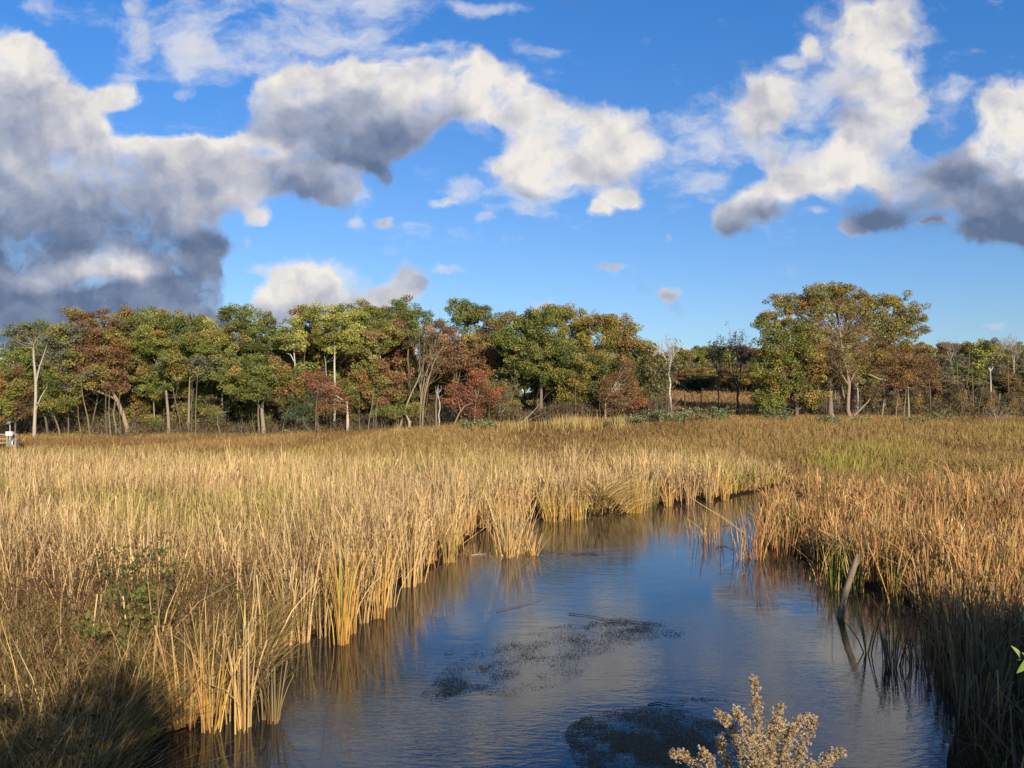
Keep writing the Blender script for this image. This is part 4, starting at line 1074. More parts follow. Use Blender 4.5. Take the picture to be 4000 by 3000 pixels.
tree('small pale green birch with white forked limbs', 1155, 97, [(1145, 1290, 38, 40), (1110, 1310, 30, 30), (1150, 1345, 45, 25)], [YG + (2,), GRN2 + (2,)], trunk=[(1155, 1500), (1152, 1420), (1148, 1370), (1145, 1330)], r=.13, bark=BIRCH, name='birch_tree', forks=[[(1153, 1420), (1135, 1385), (1120, 1380)]])
tree('dull orange and olive tree behind the small birch', 1190, 103, [(1180, 1220, 50, 25), (1200, 1260, 60, 45), (1180, 1330, 60, 50)], [OLV + (2,), ORG + (1,), BRN + (1,)], r=.15)
tree('tall light green birch with a bright white trunk', 1307, 99, [(1270, 1225, 65, 35), (1340, 1240, 75, 45), (1290, 1290, 80, 50), (1370, 1310, 60, 45), (1300, 1350, 60, 30)], [YG + (2,), GRN2 + (3,), OLV + (1,)], trunk=[(1308, 1500), (1306, 1420), (1308, 1360), (1304, 1300)], r=.17, bark=BIRCH, name='birch_tree')
leaning('slim white birch stem left of the bright white one', [(1280, 1690), (1275, 1560), (1274, 1440), (1268, 1390)], 99, .08, BIRCH, 'birch_tree')
tree('rounded green crown right of the tall light birch', 1400, 104, [(1400, 1215, 60, 35), (1450, 1240, 70, 45), (1420, 1310, 80, 50)], green)
tree('olive crown beside two short white birch stems', 1470, 98, [(1480, 1330, 80, 35), (1430, 1360, 60, 35), (1520, 1290, 60, 35)], [OLV + (2,), GRN2 + (2,), TAN + (1,)], trunk=[(1474, 1500), (1474, 1420), (1470, 1350)], r=.11, bark=BIRCH, forks=[[(1485, 1480), (1487, 1400), (1480, 1360)]])
tree('dark green tall crown in the middle of the woods skyline', 1600, 103, [(1590, 1195, 45, 25), (1540, 1220, 60, 40), (1620, 1240, 80, 45), (1560, 1300, 80, 55), (1640, 1320, 60, 45)], [GRN + (2,), DGR + (1,), OLV + (2,), BRN + (1,)])
tree('small red leafed tree with a thick pale foot', 1359, 92, [(1230, 1475, 45, 30), (1260, 1520, 75, 35), (1300, 1560, 55, 40), (1330, 1590, 40, 25)], [RST + (2,), RED + (3,), BRN + (1,)], trunk=[(1358, 1640), (1357, 1600), (1355, 1560)], r=.22, bark=(.50, .42, .30), leaf=.2)
tree('orange and green mixed oak right of the small red tree', 1452, 94, [(1450, 1440, 70, 40), (1400, 1490, 60, 40), (1500, 1490, 70, 45), (1440, 1550, 90, 45), (1530, 1560, 60, 45)], [ORG + (2,), GRN + (3,), OLV + (2,), RST + (1,)], r=.15)
tree('low green branches in front of the crossed leaning trunks', 1560, 92, [(1570, 1600, 70, 28), (1500, 1620, 50, 20)], [GRN + (2,), OLV + (2,)], r=.09, leaf=.2)
bare('vase shaped leafless tree with tall spreading limbs', 1645, 94, 1215, .20, (.26, .20, .14), lev=4, trunkfrac=.3, spread=.42, up=.3, nb=2)
leaning('long bare limb leaning right out of the vase shaped tree', [(1648, 1690), (1655, 1560), (1690, 1420), (1735, 1345)], 93.6, .14, (.32, .25, .17), tip=.25)
tree('wide tan and brown tree behind the vase shaped one', 1780, 99, [(1720, 1290, 50, 35), (1760, 1340, 80, 50), (1850, 1350, 70, 50), (1800, 1420, 100, 50), (1720, 1420, 60, 50), (1890, 1400, 50, 40)], brown + [RST + (1.5,)], dens=.8)
tree('green crown on the skyline right of the middle', 1800, 106, [(1790, 1205, 55, 30), (1850, 1225, 60, 35), (1830, 1260, 80, 35), (1900, 1225, 40, 20)], [GRN + (2,), (.10, .15, .04, 2), OLV + (1,)])
tree('bright red tree with two lobes beside the big green oak', 1850, 91, [(1880, 1475, 50, 32), (1860, 1530, 70, 45), (1930, 1550, 50, 35), (1785, 1530, 30, 35), (1780, 1570, 35, 30), (1860, 1600, 45, 25)], [RED + (3,), (.33, .12, .05, 3), RST + (1,)], r=.13, leaf=.2, bark=(.3, .24, .17), trunk=[(1853, 1650), (1855, 1600), (1860, 1560)])
leaning('leaning fork below the red tree', [(1763, 1664), (1790, 1620), (1815, 1585), (1845, 1575)], 90, .10, (.36, .28, .19), branches=[[(1800, 1605), (1790, 1570), (1795, 1555)]])
bare('slim white leafless birch in front of the red tree', 1715, 89, 1500, .07, BIRCH, lev=3, trunkfrac=.75, name='birch_tree', spread=.35)
leaning('long trunk leaning right under the brown crowns', [(1556, 1690), (1575, 1620), (1600, 1550), (1635, 1480), (1645, 1450)], 92.5, .16, (.36, .29, .20))
leaning('bent pale trunk in front of the long leaning one', [(1597, 1694), (1600, 1650), (1590, 1630), (1582, 1605)], 91.5, .19, (.48, .40, .28), branches=[[(1600, 1650), (1605, 1645), (1606, 1650)]])
bare('grey twiggy bush tree left of the big green oak', 1955, 93, 1440, .08, (.30, .27, .2), lev=4, trunkfrac=.2, spread=.6, leafn=500, leaves=[GRY, OLV])
tree('big green oak filling the space right of the red tree', 2113, 95, [(2050, 1290, 80, 55), (2120, 1270, 80, 60), (2010, 1340, 70, 60), (2110, 1370, 110, 60), (2200, 1390, 70, 55), (2070, 1430, 90, 45), (2180, 1470, 70, 40), (2100, 1240, 60, 30)], green + [DGR + (1,)],
     trunk=[(2112, 1600), (2115, 1530), (2110, 1470), (2105, 1400)], r=.28, bark=(.20, .15, .10))
tree('golden olive oak top behind the big green oak', 2160, 101, [(2160, 1225, 70, 35), (2220, 1240, 65, 45), (2240, 1310, 60, 50), (2280, 1280, 50, 40)], gold)
tree('rounded golden oak at the right end of the left woods', 2350, 98, [(2340, 1260, 55, 38), (2390, 1270, 60, 42), (2440, 1290, 45, 40), (2330, 1340, 90, 50), (2430, 1340, 60, 40), (2480, 1355, 45, 25), (2300, 1400, 70, 40)], gold, dens=1.1)
tree('lower olive gold oak under the rounded golden one', 2270, 94, [(2330, 1430, 90, 50), (2250, 1470, 80, 50), (2300, 1530, 90, 40), (2210, 1550, 60, 40)], [OLV + (3,), GLD + (2,), GRN + (1,), DGR + (1,)], r=.2)
tree('russet oak with a pale straight trunk at the meadow edge', 2364, 91, [(2440, 1440, 30, 50), (2420, 1500, 55, 45), (2380, 1535, 40, 30), (2440, 1580, 70, 30), (2480, 1560, 45, 40), (2400, 1600, 50, 20)], [(.33, .15, .06, 3), RST + (2,), BRN + (2,)], trunk=[(2364, 1600), (2366, 1565), (2375, 1545)], r=.15, bark=(.46, .38, .27), leaf=.2)
tree('dark brown thicket tree right of the russet oak', 2490, 92, [(2490, 1610, 50, 28), (2450, 1625, 50, 20), (2520, 1590, 30, 25)], [(.07, .06, .03, 3), BRN + (1,)], r=.08, leaf=.2)
bare('grey olive twiggy tree next to the slim white birch', 2580, 97, 1385, .10, (.20, .17, .12), lev=4, trunkfrac=.2, spread=.6, leafn=1500, leaves=[(.22, .22, .10), GRY, OLV], leaf=.22)
bare('brown twiggy tree between the golden oak and the grey one', 2505, 101, 1340, .12, (.14, .11, .08), lev=4, trunkfrac=.2, spread=.55, leafn=1300, leaves=[BRN, OLV, (.1, .08, .04)], leaf=.22)
bare('slim white birch with a sparse pale top against the hill', 2622, 96, 1290, .14, BIRCH, lev=4, trunkfrac=.62, spread=.5, name='birch_tree', leafn=130, leaves=[(.42, .40, .36)], leaf=.14, lean=-.05)
tree('dark evergreen looking thicket on the slope behind the birch', 2740, 128, [(2730, 1500, 40, 25), (2700, 1510, 30, 18), (2770, 1490, 40, 25)], [(.045, .055, .02, 3), (.09, .09, .03, 1)], r=.1, leaf=.3)
bare('dark grey twiggy tree in front of the shaded slope', 2881, 99, 1290, .17, BKD, lev=5, trunkfrac=.3, spread=.38, leafn=900, leaves=[(.15, .13, .10), (.18, .15, .11)], leaf=.15, nb=2)
bare('thin dark tree left of the dark grey twiggy one', 2806, 103, 1310, .11, (.16, .13, .11), lev=4, trunkfrac=.5, spread=.4, leafn=420, leaves=[(.12, .11, .06)], leaf=.2)
leaning('short dark snag standing on the open slope', [(2675, 1628), (2676, 1590), (2675, 1535)], 104, .13, (.10, .07, .05), 'dead_snag', twigs=0, tip=.7)
leaning('crooked forked sapling on the open slope', [(2780, 1640), (2780, 1590), (2765, 1555), (2755, 1540)], 100, .10, (.12, .09, .06), 'dead_snag', branches=[[(2780, 1595), (2800, 1560), (2830, 1530)]], twigs=2)
leaning('thin dark bent sapling left of the forked one', [(2738, 1635), (2730, 1590), (2705, 1550), (2690, 1530)], 100, .06, (.10, .08, .06), 'dead_snag', branches=[[(2730, 1590), (2735, 1560)]], twigs=2)
leaning('pale broken stump beside the dark grey tree', [(2894, 1640), (2895, 1615), (2896, 1592)], 97, .11, (.50, .36, .22), 'tree_stump', cat='stump', twigs=0, tip=.8)
tree('green and orange oak standing forward of the giant one', 3110, 93, [(3010, 1260, 60, 35), (3080, 1290, 90, 50), (3150, 1330, 60, 55), (3020, 1350, 80, 55), (3110, 1400, 100, 55), (2990, 1440, 70, 50), (3070, 1480, 100, 50), (3160, 1440, 60, 50), (3000, 1540, 70, 40), (3130, 1540, 80, 35), (3010, 1590, 60, 25), (3160, 1570, 50, 20)],
     [GRN2 + (3,), GRN + (2,), GLD + (2,), ORG + (1.5,)], trunk=[(3112, 1600), (3108, 1560), (3100, 1500), (3095, 1420)], r=.26, bark=(.17, .13, .09))
tree('giant spreading gold green oak dominating the right side', 3328, 101, [(3170, 1150, 55, 35), (3240, 1135, 70, 35), (3310, 1150, 60, 40), (3100, 1190, 70, 38), (3040, 1180, 45, 25), (3200, 1220, 110, 60), (3340, 1210, 90, 55), (3420, 1190, 50, 38), (3500, 1180, 50, 32), (3560, 1230, 50, 45), (3480, 1260, 80, 50), (3580, 1290, 35, 30), (3400, 1300, 100, 50), (3230, 1320, 100, 50), (3500, 1330, 80, 35), (3280, 1420, 100, 50), (3430, 1410, 80, 45), (3000, 1235, 35, 20)],
     [GLD + (3,), OLV + (4,), GRN + (1.5,), ORG + (1,)], trunk=[(3332, 1560), (3335, 1500), (3330, 1440), (3310, 1380), (3290, 1300)], r=.55, bark=(.27, .17, .10), dens=.85, forks=[[(3335, 1500), (3370, 1450), (3430, 1480), (3480, 1490)], [(3330, 1440), (3400, 1380), (3470, 1320), (3540, 1270)]])
tree('thick oak trunk with a dark crown left of the brown tree', 3243, 99, [(3230, 1440, 70, 55), (3260, 1500, 60, 40), (3200, 1400, 50, 50)], [(.10, .085, .035, 3), BRN + (2,)], trunk=[(3243, 1600), (3243, 1540), (3243, 1480)], r=.45, bark=(.22, .17, .12))
tree('brown thin leafed tree with a twisting trunk before the giant oak', 3323, 92, [(3300, 1200, 70, 40), (3280, 1280, 90, 60), (3360, 1330, 70, 60), (3310, 1400, 90, 55), (3250, 1390, 50, 60), (3350, 1440, 60, 40)], [BRN + (3,), (.22, .15, .06, 3), OLV + (1,)], dens=.42, leaf=.19, cr=.85,
     trunk=[(3322, 1640), (3308, 1590), (3315, 1540), (3318, 1480), (3300, 1430), (3288, 1370), (3280, 1290), (3276, 1230)], r=.28, bark=(.28, .21, .15), forks=[[(3312, 1575), (3295, 1545), (3290, 1510)], [(3305, 1440), (3330, 1400), (3370, 1360)], [(3323, 1640), (3350, 1610), (3390, 1570), (3400, 1555)]])
tree('reddish oak on a straight thin trunk right of the giant', 3550, 93, [(3540, 1390, 80, 40), (3500, 1440, 60, 40), (3580, 1430, 70, 40), (3540, 1480, 90, 32), (3620, 1440, 40, 35), (3480, 1500, 50, 18)], [ORG + (2,), RST + (3,), BRN + (2,)], trunk=[(3549, 1580), (3547, 1520), (3546, 1460)], r=.13, leaf=.2, bark=(.34, .27, .18), dens=.8)
leaning('bright white birch stem behind the giant oak', [(3346, 1620), (3352, 1560), (3350, 1500), (3348, 1440)], 104, .09, (.78, .74, .68), 'birch_tree')
leaning('thin white birch stem left of the twisting trunk', [(3262, 1600), (3262, 1560), (3263, 1520)], 106, .07, (.6, .58, .5), 'birch_tree')
leaning('forked pale trunk leaning right between the giant and reddish oaks', [(3442, 1612), (3452, 1570), (3458, 1530), (3465, 1490)], 98, .13, (.33, .27, .19), branches=[[(3445, 1605), (3460, 1570), (3464, 1530)]])
leaning('slender trunk leaning right, left of the reddish oak', [(3498, 1615), (3503, 1580), (3508, 1550), (3512, 1530)], 98, .08, (.33, .27, .19))
leaning('slender trunk leaning into the reddish crown', [(3528, 1612), (3535, 1570), (3540, 1520)], 99, .08, (.33, .27, .19))
leaning('thin pale stem under the green and orange oak', [(3178, 1615), (3172, 1580), (3166, 1560)], 97, .07, (.4, .36, .27))
# small rocks / pale stump at the thick oak
leaning('rounded pale stump at the foot of the thick oak', [(3250, 1640), (3250, 1628), (3250, 1616)], 94, .62, (.33, .27, .20), 'tree_stump', cat='stump', twigs=0, tip=.6)
bare('bare grey shrub leaning in the brown meadow at the right', 3902, 80, 1560, .07, (.36, .27, .21), lev=4, trunkfrac=.12, spread=.6, nb=2, name='bare_shrub', group='bare shrubs in the meadow')
bare('low bare shrub left of the leaning grey one', 3790, 86, 1655, .05, (.33, .25, .2), lev=3, trunkfrac=.2, spread=.6, name='bare_shrub', group='bare shrubs in the meadow')
leaning('dead trunk lying slanted in the shade at the right', [(3720, 1600), (3735, 1575), (3752, 1550)], 108, .09, (.30, .24, .18))
tree('small light green birch with a white trunk at the far right', 3871, 112, [(3860, 1360, 45, 35), (3900, 1390, 40, 30), (3840, 1400, 35, 30)], [YG + (1,), GRY + (3,), OLV + (1,)], trunk=[(3871, 1560), (3870, 1490), (3868, 1430)], r=.16, bark=BIRCH, name='birch_tree', leaf=.3)
leaning('pale fallen branches slanting in front of the green oak', [(2010, 1668), (2060, 1630), (2090, 1600), (2115, 1570)], 88, .09, (.34, .28, .18), 'fallen_branch', branches=[[(2015, 1660), (2070, 1640), (2110, 1620)]], cat='branch')

# pale forked dead tree at the left end, in front
leaning('tall pale forked dead tree standing at the left end of the woods', [(133, 1740), (134, 1660), (140, 1560), (140, 1480), (133, 1420), (130, 1370), (131, 1345)], 86, .20, (.50, .43, .35), 'dead_tree', cat='tree', group=None, branches=[[(142, 1490), (155, 1430), (170, 1390), (182, 1350)], [(140, 1600), (160, 1550), (185, 1510)]], twigs=9)
for i, (pts_, r_, l_) in enumerate((
    ([(190, 1715), (182, 1660), (172, 1600)], .20, 'thick straight trunk right of the pale forked tree'),
    ([(242, 1716), (228, 1670), (210, 1620)], .14, 'pale patchy trunk leaning left near the forked tree'),
    ([(352, 1700), (345, 1640), (330, 1580), (320, 1530)], .11, 'thin trunk leaning left under the olive crown'),
    ([(420, 1714), (415, 1660), (412, 1600)], .17, 'straight trunk left of the pale curved one'),
    ([(458, 1716), (452, 1660), (442, 1620), (446, 1595)], .19, 'pale curved trunk beside the long leaning double trunk'),
    ([(434, 1700), (428, 1650), (425, 1600)], .12, 'thin pale trunk behind the curved one'),
    ([(474, 1710), (470, 1660), (466, 1600)], .12, 'thin grey trunk between the curved and leaning trunks'),
    ([(325, 1710), (312, 1670), (305, 1630)], .09, 'slim trunk leaning left beside the patchy one'),
    ([(864, 1705), (858, 1680), (850, 1660)], .12, 'short broken stump leaning left under the dark oak'),
    ([(955, 1720), (945, 1690), (935, 1680)], .11, 'short crooked stub at the edge of the meadow'),
    ([(765, 1690), (764, 1600), (768, 1520)], .07, 'thin white stem right of the straight bare trunk'),
    ([(745, 1700), (750, 1640), (748, 1560)], .05, 'very thin stem beside the straight bare trunk'),
    ([(670, 1700), (676, 1600), (690, 1530)], .06, 'thin stem leaning right beside the two pale trunks'),
    ([(1015, 1705), (1010, 1650), (1008, 1600)], .16, 'brown shaded trunk left of the stout crooked one'),
    ([(1100, 1706), (1110, 1640), (1125, 1600), (1140, 1580)], .06, 'thin pale sapling leaning right of the stout trunk'),
    ([(1212, 1697), (1208, 1680), (1190, 1660)], .13, 'short trunk bent left below the grey green shrubby tree'),
    ([(1233, 1698), (1233, 1660), (1235, 1600)], .07, 'straight thin trunk under the orange leaves'),
    ([(1245, 1700), (1242, 1670), (1240, 1640)], .05, 'thin dark trunk close right of the straight thin one'),
    ([(1294, 1700), (1293, 1660), (1292, 1620)], .05, 'slim stem left of the thick pale foot'),
    ([(1405, 1690), (1404, 1650), (1402, 1610)], .06, 'slim stem in the dark gap right of the thick pale foot'),
    ([(1437, 1695), (1440, 1650), (1452, 1590)], .10, 'white based stem leaning right in the dark gap'),
    ([(1460, 1690), (1460, 1640), (1456, 1590)], .09, 'brown stem right of the white based one'),
    ([(1468, 1690), (1468, 1650), (1470, 1610)], .07, 'light stem beside the brown one'),
    ([(1705, 1620), (1702, 1580), (1706, 1550)], .16, 'pale broken trunk above the red bush'),
    ([(2248, 1660), (2248, 1620), (2246, 1560)], .13, 'short trunk in the grey thicket under the gold oak'),
    ([(2345, 1650), (2344, 1610), (2342, 1590)], .05, 'thin white stem just left of the russet oak'),
    ([(1640, 1690), (1641, 1640), (1643, 1560)], .12, 'dark straight trunk under the vase shaped tree'),
    ([(1910, 1660), (1909, 1620), (1912, 1590)], .06, 'thin pale stem under the right lobe of the red tree'))):
    leaning(l_, pts_, 88.5 + (i % 5) * .8, r_ * .85, (.25, .205, .135) if i % 3 else (.16, .13, .09), 'thin_tree', 'trunks at the edge of the woods', twigs=1, tip=.6)

# ---- prototypes for the trees further in and on the hill
def proto(cols, h, w, r=.18, leaf=.40, dens=.62, bark=BKD, lowz=.30, seed_lobes=7, nm='woodland_tree'):
    root = thing(nm, (0, 0, 0), 'x', 'tree', 'x'); Lb = []
    for i in range(seed_lobes):
        a = rng.uniform(0, 6.28); q = rng.uniform(0, .55) * w
        zc = h * rng.uniform(lowz + .12, .86)
        k_ = 1 - abs(zc / h - .6) * .9
        Lb.append((math.cos(a) * q, math.sin(a) * q, zc, w * .48 * k_, w * .48 * k_, h * .15))
    Lb.append((0, 0, h * .86, w * .36, w * .36, h * .13)); Lb.append((0, 0, h * .62, w * .6, w * .6, h * .18))
    V, Fq, Cq, Cn = crown_mesh(Lb, cols, leaf, dens, 38, .85)
    tb = Tubes(); q = np.linspace(0, 1, 7)
    tb.add(np.stack([rng.normal(0, .1, 7) * q, rng.normal(0, .1, 7) * q, h * .8 * q - .2], -1), r * (1 - .75 * q), 6, bark)
    for c in Cn[:: max(1, len(Cn) // 26)]: limb(tb, (0, 0, c[2] * rng.uniform(.5, .8)), c, r * .3, r * .06, bark, .1, 3, 4)
    tb.build('trunk', M_bark, root); mesh_obj('crown', V, Fq, M_leaf, root, Cq)
    return root
protos = [proto(green, 14, 4.4), proto(olive, 14, 4.2), proto(gold, 14, 4.4), proto([RST + (2,), ORG + (1,), BRN + (2,)], 12, 3.8), proto(brown, 13, 4.0), proto([GRY + (3,), OLV + (2,), (.12, .10, .07, 2)], 12, 3.8), proto([GRN + (2,), YG + (1,), OLV + (2,)], 15, 4.0)]
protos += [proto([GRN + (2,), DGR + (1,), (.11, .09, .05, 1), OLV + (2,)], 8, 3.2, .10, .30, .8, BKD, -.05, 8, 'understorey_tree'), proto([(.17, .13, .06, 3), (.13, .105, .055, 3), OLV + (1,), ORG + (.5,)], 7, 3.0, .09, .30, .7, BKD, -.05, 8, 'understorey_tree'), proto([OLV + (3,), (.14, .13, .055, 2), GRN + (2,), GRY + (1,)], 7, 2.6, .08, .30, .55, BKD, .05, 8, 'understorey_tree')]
names_ = ['green', 'olive green', 'golden', 'rust coloured', 'brown', 'grey olive', 'light green', 'low dark green', 'low brown', 'low olive']
used = set()
def place(i, X, Y, s, label, group, zs=1.0, dz=0):
    o = protos[i] if i not in used else copy_tree(protos[i]); used.add(i)
    o.location = (float(X), float(Y), float(ground(X, Y)) - .15 + dz); o.rotation_euler = (0, 0, rng.uniform(0, 6.28)); o.scale = (s, s, s * zs)
    tag(o, label, 'tree', group); return o
# inside the left woods, heights follow the skyline of the photograph
sky_x = [-200, 0, 60, 220, 270, 480, 650, 760, 870, 1060, 1100, 1160, 1250, 1400, 1600, 1700, 1800, 1900, 2000, 2100, 2200, 2300, 2450, 2510, 2560]
sky_y = [1420, 1400, 1330, 1300, 1250, 1250, 1230, 1290, 1290, 1270, 1340, 1330, 1240, 1240, 1230, 1260, 1240, 1250, 1260, 1260, 1270, 1290, 1330, 1380, 1430]
k = 0
for Y in (106, 113, 122, 134):
    for px in np.arange(-120, 2520, 140 - (Y - 106) * .5):
        pxx = px + rng.uniform(-45, 45) + (Y % 3) * 30
        if pxx > 2470 - (Y - 106) * 1.5: continue
        X = (pxx - 2000) / F * Y; zt = CAMH + (1590 - (np.interp(pxx, sky_x, sky_y) + 28 + rng.uniform(0, 55))) / F * Y
        h = zt - float(ground(X, Y))
        i = [0, 1, 6, 2, 5, 1, 0, 4, 3][rng.integers(9)]
        place(i, X, Y, h / 14.2 * (14 / (12 if i in (3, 5) else 13 if i == 4 else 15 if i == 6 else 14)), names_[i] + ' tree in the depth of the woods left of the gap', names_[i] + ' trees in the depth of the left woods')
for Y in (99, 104, 110, 118, 128):
    for px in np.arange(-140, 2560, 125):
        pxx = px + rng.uniform(-50, 50)
        if Y < 103 and rng.random() < .45: continue
        if pxx > 2560 - (Y - 99) * 2: continue
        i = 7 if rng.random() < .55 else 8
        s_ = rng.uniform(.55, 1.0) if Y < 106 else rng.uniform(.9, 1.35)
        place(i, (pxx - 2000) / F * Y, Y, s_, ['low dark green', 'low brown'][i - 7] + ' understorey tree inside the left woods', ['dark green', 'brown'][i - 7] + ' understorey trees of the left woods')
for Y in (106, 116, 128, 142):
    for px in np.arange(3050 if Y < 125 else 3480, 4200, 130):
        if rng.random() < .3: continue
        pxx = px + rng.uniform(-50, 50); i = 8
        place(i, (pxx - 2000) / F * Y, Y, rng.uniform(.5, .8), ['low dark green', 'low brown'][i - 7] + ' understorey tree in the woods right of the giant oak', ['dark green', 'brown'][i - 7] + ' understorey trees of the right woods')
for px in list(np.arange(40, 2500, 190)):
    pxx = px + rng.uniform(-40, 40); Y = rng.uniform(93.5, 97.5)
    place(9, (pxx - 2000) / F * Y, Y, rng.uniform(.45, .75), 'slim olive and tan tree between the trunks at the front of the woods', 'slim olive trees at the front of the woods')
# woods on the hill behind, seen in the gap and at the far right
def hill(px, Y, topy, i):
    X = (px - 2000) / F * Y; zt = CAMH + (1590 - topy) / F * Y; h = max(6, zt - float(ground(X, Y)))
    base_h = [14, 14, 14, 12, 13, 12, 15][i]; s = h / base_h * .98
    s_w = max(s, .85)
    o = place(i, X, Y, s_w, names_[i] + ' tree on the wooded hill behind the meadow', names_[i] + ' trees on the wooded hill', zs=s / s_w)
for px in np.arange(2380, 3100, 34): hill(px + rng.uniform(-12, 12), 225 + rng.uniform(-10, 25), np.interp(px, [2380, 2560, 2640, 2720, 2830, 2960, 3100], [1390, 1372, 1350, 1348, 1338, 1345, 1350]) + rng.uniform(0, 14), [0, 2, 1, 3, 6, 2, 1][rng.integers(7)])
for px in np.arange(2500, 3100, 44): hill(px + rng.uniform(-15, 15), 200 + rng.uniform(-6, 8), 1415 + rng.uniform(-22, 20), [1, 2, 6, 4, 3, 5, 1][rng.integers(7)])
for px in np.arange(2560, 3060, 46): hill(px + rng.uniform(-15, 15), 184 + rng.uniform(-5, 5), 1450 + rng.uniform(-16, 22), [4, 2, 1, 3, 5][rng.integers(5)])
for px in np.arange(3080, 4200, 46): hill(px + rng.uniform(-15, 15), 215 + rng.uniform(-10, 20), np.interp(px, [3100, 3600, 3750, 3850, 4000, 4200], [1345, 1330, 1322, 1330, 1335, 1330]) + rng.uniform(0, 14), [2, 1, 4, 4, 5, 3][rng.integers(6)])
for px in np.arange(3060, 4200, 56): hill(px + rng.uniform(-18, 18), 165 + rng.uniform(-10, 12), 1375 + rng.uniform(-22, 22), [5, 4, 1, 5, 3][rng.integers(5)])
for px in np.arange(3400, 4200, 66): hill(px + rng.uniform(-22, 22), 132 + rng.uniform(-6, 6), 1425 + rng.uniform(-35, 30), [5, 4, 1, 5, 4, 4][rng.integers(6)])
for px in np.arange(-500, 60, 60): hill(px + rng.uniform(-15, 15), 170, 1440 + rng.uniform(-8, 14), [2, 1, 3][rng.integers(3)])
for (Y, y0, y1) in ((192, 2350, 4200), (206, 2330, 4200), (178, 3060, 4200)):
    for px in np.arange(y0, y1, 52):
        pxx = px + rng.uniform(-15, 15); i = 7 if rng.random() < .15 else 8
        place(i, (pxx - 2000) / F * Y, Y + rng.uniform(-4, 4), rng.uniform(.8, 1.2), ['low dark green', 'low brown'][i - 7] + ' tree at the foot of the hill woods', ['dark green', 'brown'][i - 7] + ' low trees at the foot of the hill woods')
tree('olive crown closing the skyline left of the big green oak', 1950, 104, [(1930, 1290, 55, 42), (1965, 1350, 60, 50), (1990, 1265, 50, 35), (1900, 1340, 50, 45)], [OLV + (2,), GRN + (2,), BRN + (1,)])
tree('dull olive crown filling the skyline left of the small birch', 1090, 104, [(1090, 1330, 50, 40), (1060, 1390, 60, 45), (1130, 1400, 60, 45)], [OLV + (3,), GRN + (1,), GRY + (1,)])
bare('leafless tree top on the skyline at the far right', 3960, 150, 1300, .2, (.30, .27, .24), lev=4, trunkfrac=.6, spread=.6, group='leafless trees on the far right skyline')
bare('leafless tree top left of the far right one on the skyline', 3905, 150, 1305, .18, (.30, .27, .24), lev=4, trunkfrac=.6, spread=.6, group='leafless trees on the far right skyline')
bare('small leafless tree top above the hill right of the giant oak', 3715, 165, 1308, .18, (.26, .22, .18), lev=4, trunkfrac=.6, spread=.6, group='leafless trees on the far right skyline')
# slender shaded trunks inside the woods
tb = Tubes(); q = np.linspace(0, 1, 6)
tb.add(np.stack([.12 * np.sin(q * 5), .1 * np.cos(q * 4), 8.5 * q - .2], -1), .075 * (1 - .5 * q), 5, (.17, .14, .10))
for i in range(7):
    d = rng.normal(0, 1, 3); d[2] = .4; d /= np.linalg.norm(d); grow(tb, np.array([0, 0, rng.uniform(2.5, 8)]), d, 1.3, .02, 1, (.22, .18, .13), .5, .1, 2)
st_ = tb.build('slender_tree', M_bark); first = True
for j in range(150):
    pxx = rng.uniform(-20, 2500) if j < 95 else rng.uniform(3080, 4050)
    Y = rng.uniform(93.5, 112) if j < 95 else rng.uniform(100, 150)
    o = st_ if first else st_.copy()
    if not first: COL.objects.link(o)
    first = False
    X = (pxx - 2000) / F * Y; o.location = (X, Y, float(ground(X, Y))); o.rotation_euler = (rng.normal(0, .07), rng.normal(0, .09), rng.uniform(0, 6.28)); s = rng.uniform(.6, 1.25); o.scale = (s, s, s * rng.uniform(.6, 1.0))
    tag(o, 'slender trunk in the shade under the crowns of the left woods' if j < 95 else 'slender trunk in the shade of the woods right of the giant oak', 'trunk', 'slender trunks inside the left woods' if j < 95 else 'slender trunks inside the right woods')

# brush along and under the edge of the woods
def brush(n, xr, yr, cols, h, label, leaf=.16, twig=True):
    px = rng.uniform(xr[0], xr[1], n); Y = rng.uniform(yr[0], yr[1], n); X = (px - 2000) / F * Y
    keep = vn(X, Y, 2.4, 7) > rng.uniform(.15, .55, n); X, Y = X[keep], Y[keep]; m = len(X)
    top_ = h * (.35 + .9 * vn(X, Y, 3.0, 4)); z = ground(X, Y, np.full(m, 5.)) + rng.random(m) ** 1.4 * top_
    ci = rng.choice(len(cols), m, p=np.array([c[3] for c in cols], float) / sum(c[3] for c in cols))
    f = vn(X, Y, 2.0, 11); ci = np.where(rng.random(m) < .6, (f * len(cols)).astype(int) % len(cols), ci)
    lc = np.array([c[:3] for c in cols])[ci] * rng.uniform(.6, 1.3, (m, 1))
    A = leafquads(np.stack([X, Y, z], -1), rng.uniform(.6, 1.4, m) * leaf, lc)
    m2 = m // 6; j = rng.integers(m, size=m2)
    Bq = blades(np.stack([X[j], Y[j], ground(X[j], Y[j], np.full(m2, 5.))], -1), top_[j] * rng.uniform(.6, 1.3, m2), np.full(m2, .045), np.abs(rng.normal(0, .3, m2)), rng.uniform(0, 6.28, m2), rng.uniform(0, .4, m2), jcol(np.array([.17, .13, .09]), m2, .25), jcol(np.array([.24, .18, .12]), m2, .25), 2)
    V, Fq, Cq = join([A, Bq])
    tag(mesh_obj('brush', V, Fq, M_leaf, None, Cq), label, 'brush', kind='stuff')
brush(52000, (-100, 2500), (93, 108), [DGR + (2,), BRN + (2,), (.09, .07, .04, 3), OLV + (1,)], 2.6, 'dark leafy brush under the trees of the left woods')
brush(16000, (1950, 2620), (91, 97), [(.13, .10, .06, 3), GRY + (2,), BRN + (2,)], 2.6, 'grey brown twiggy brush at the foot of the middle oaks')
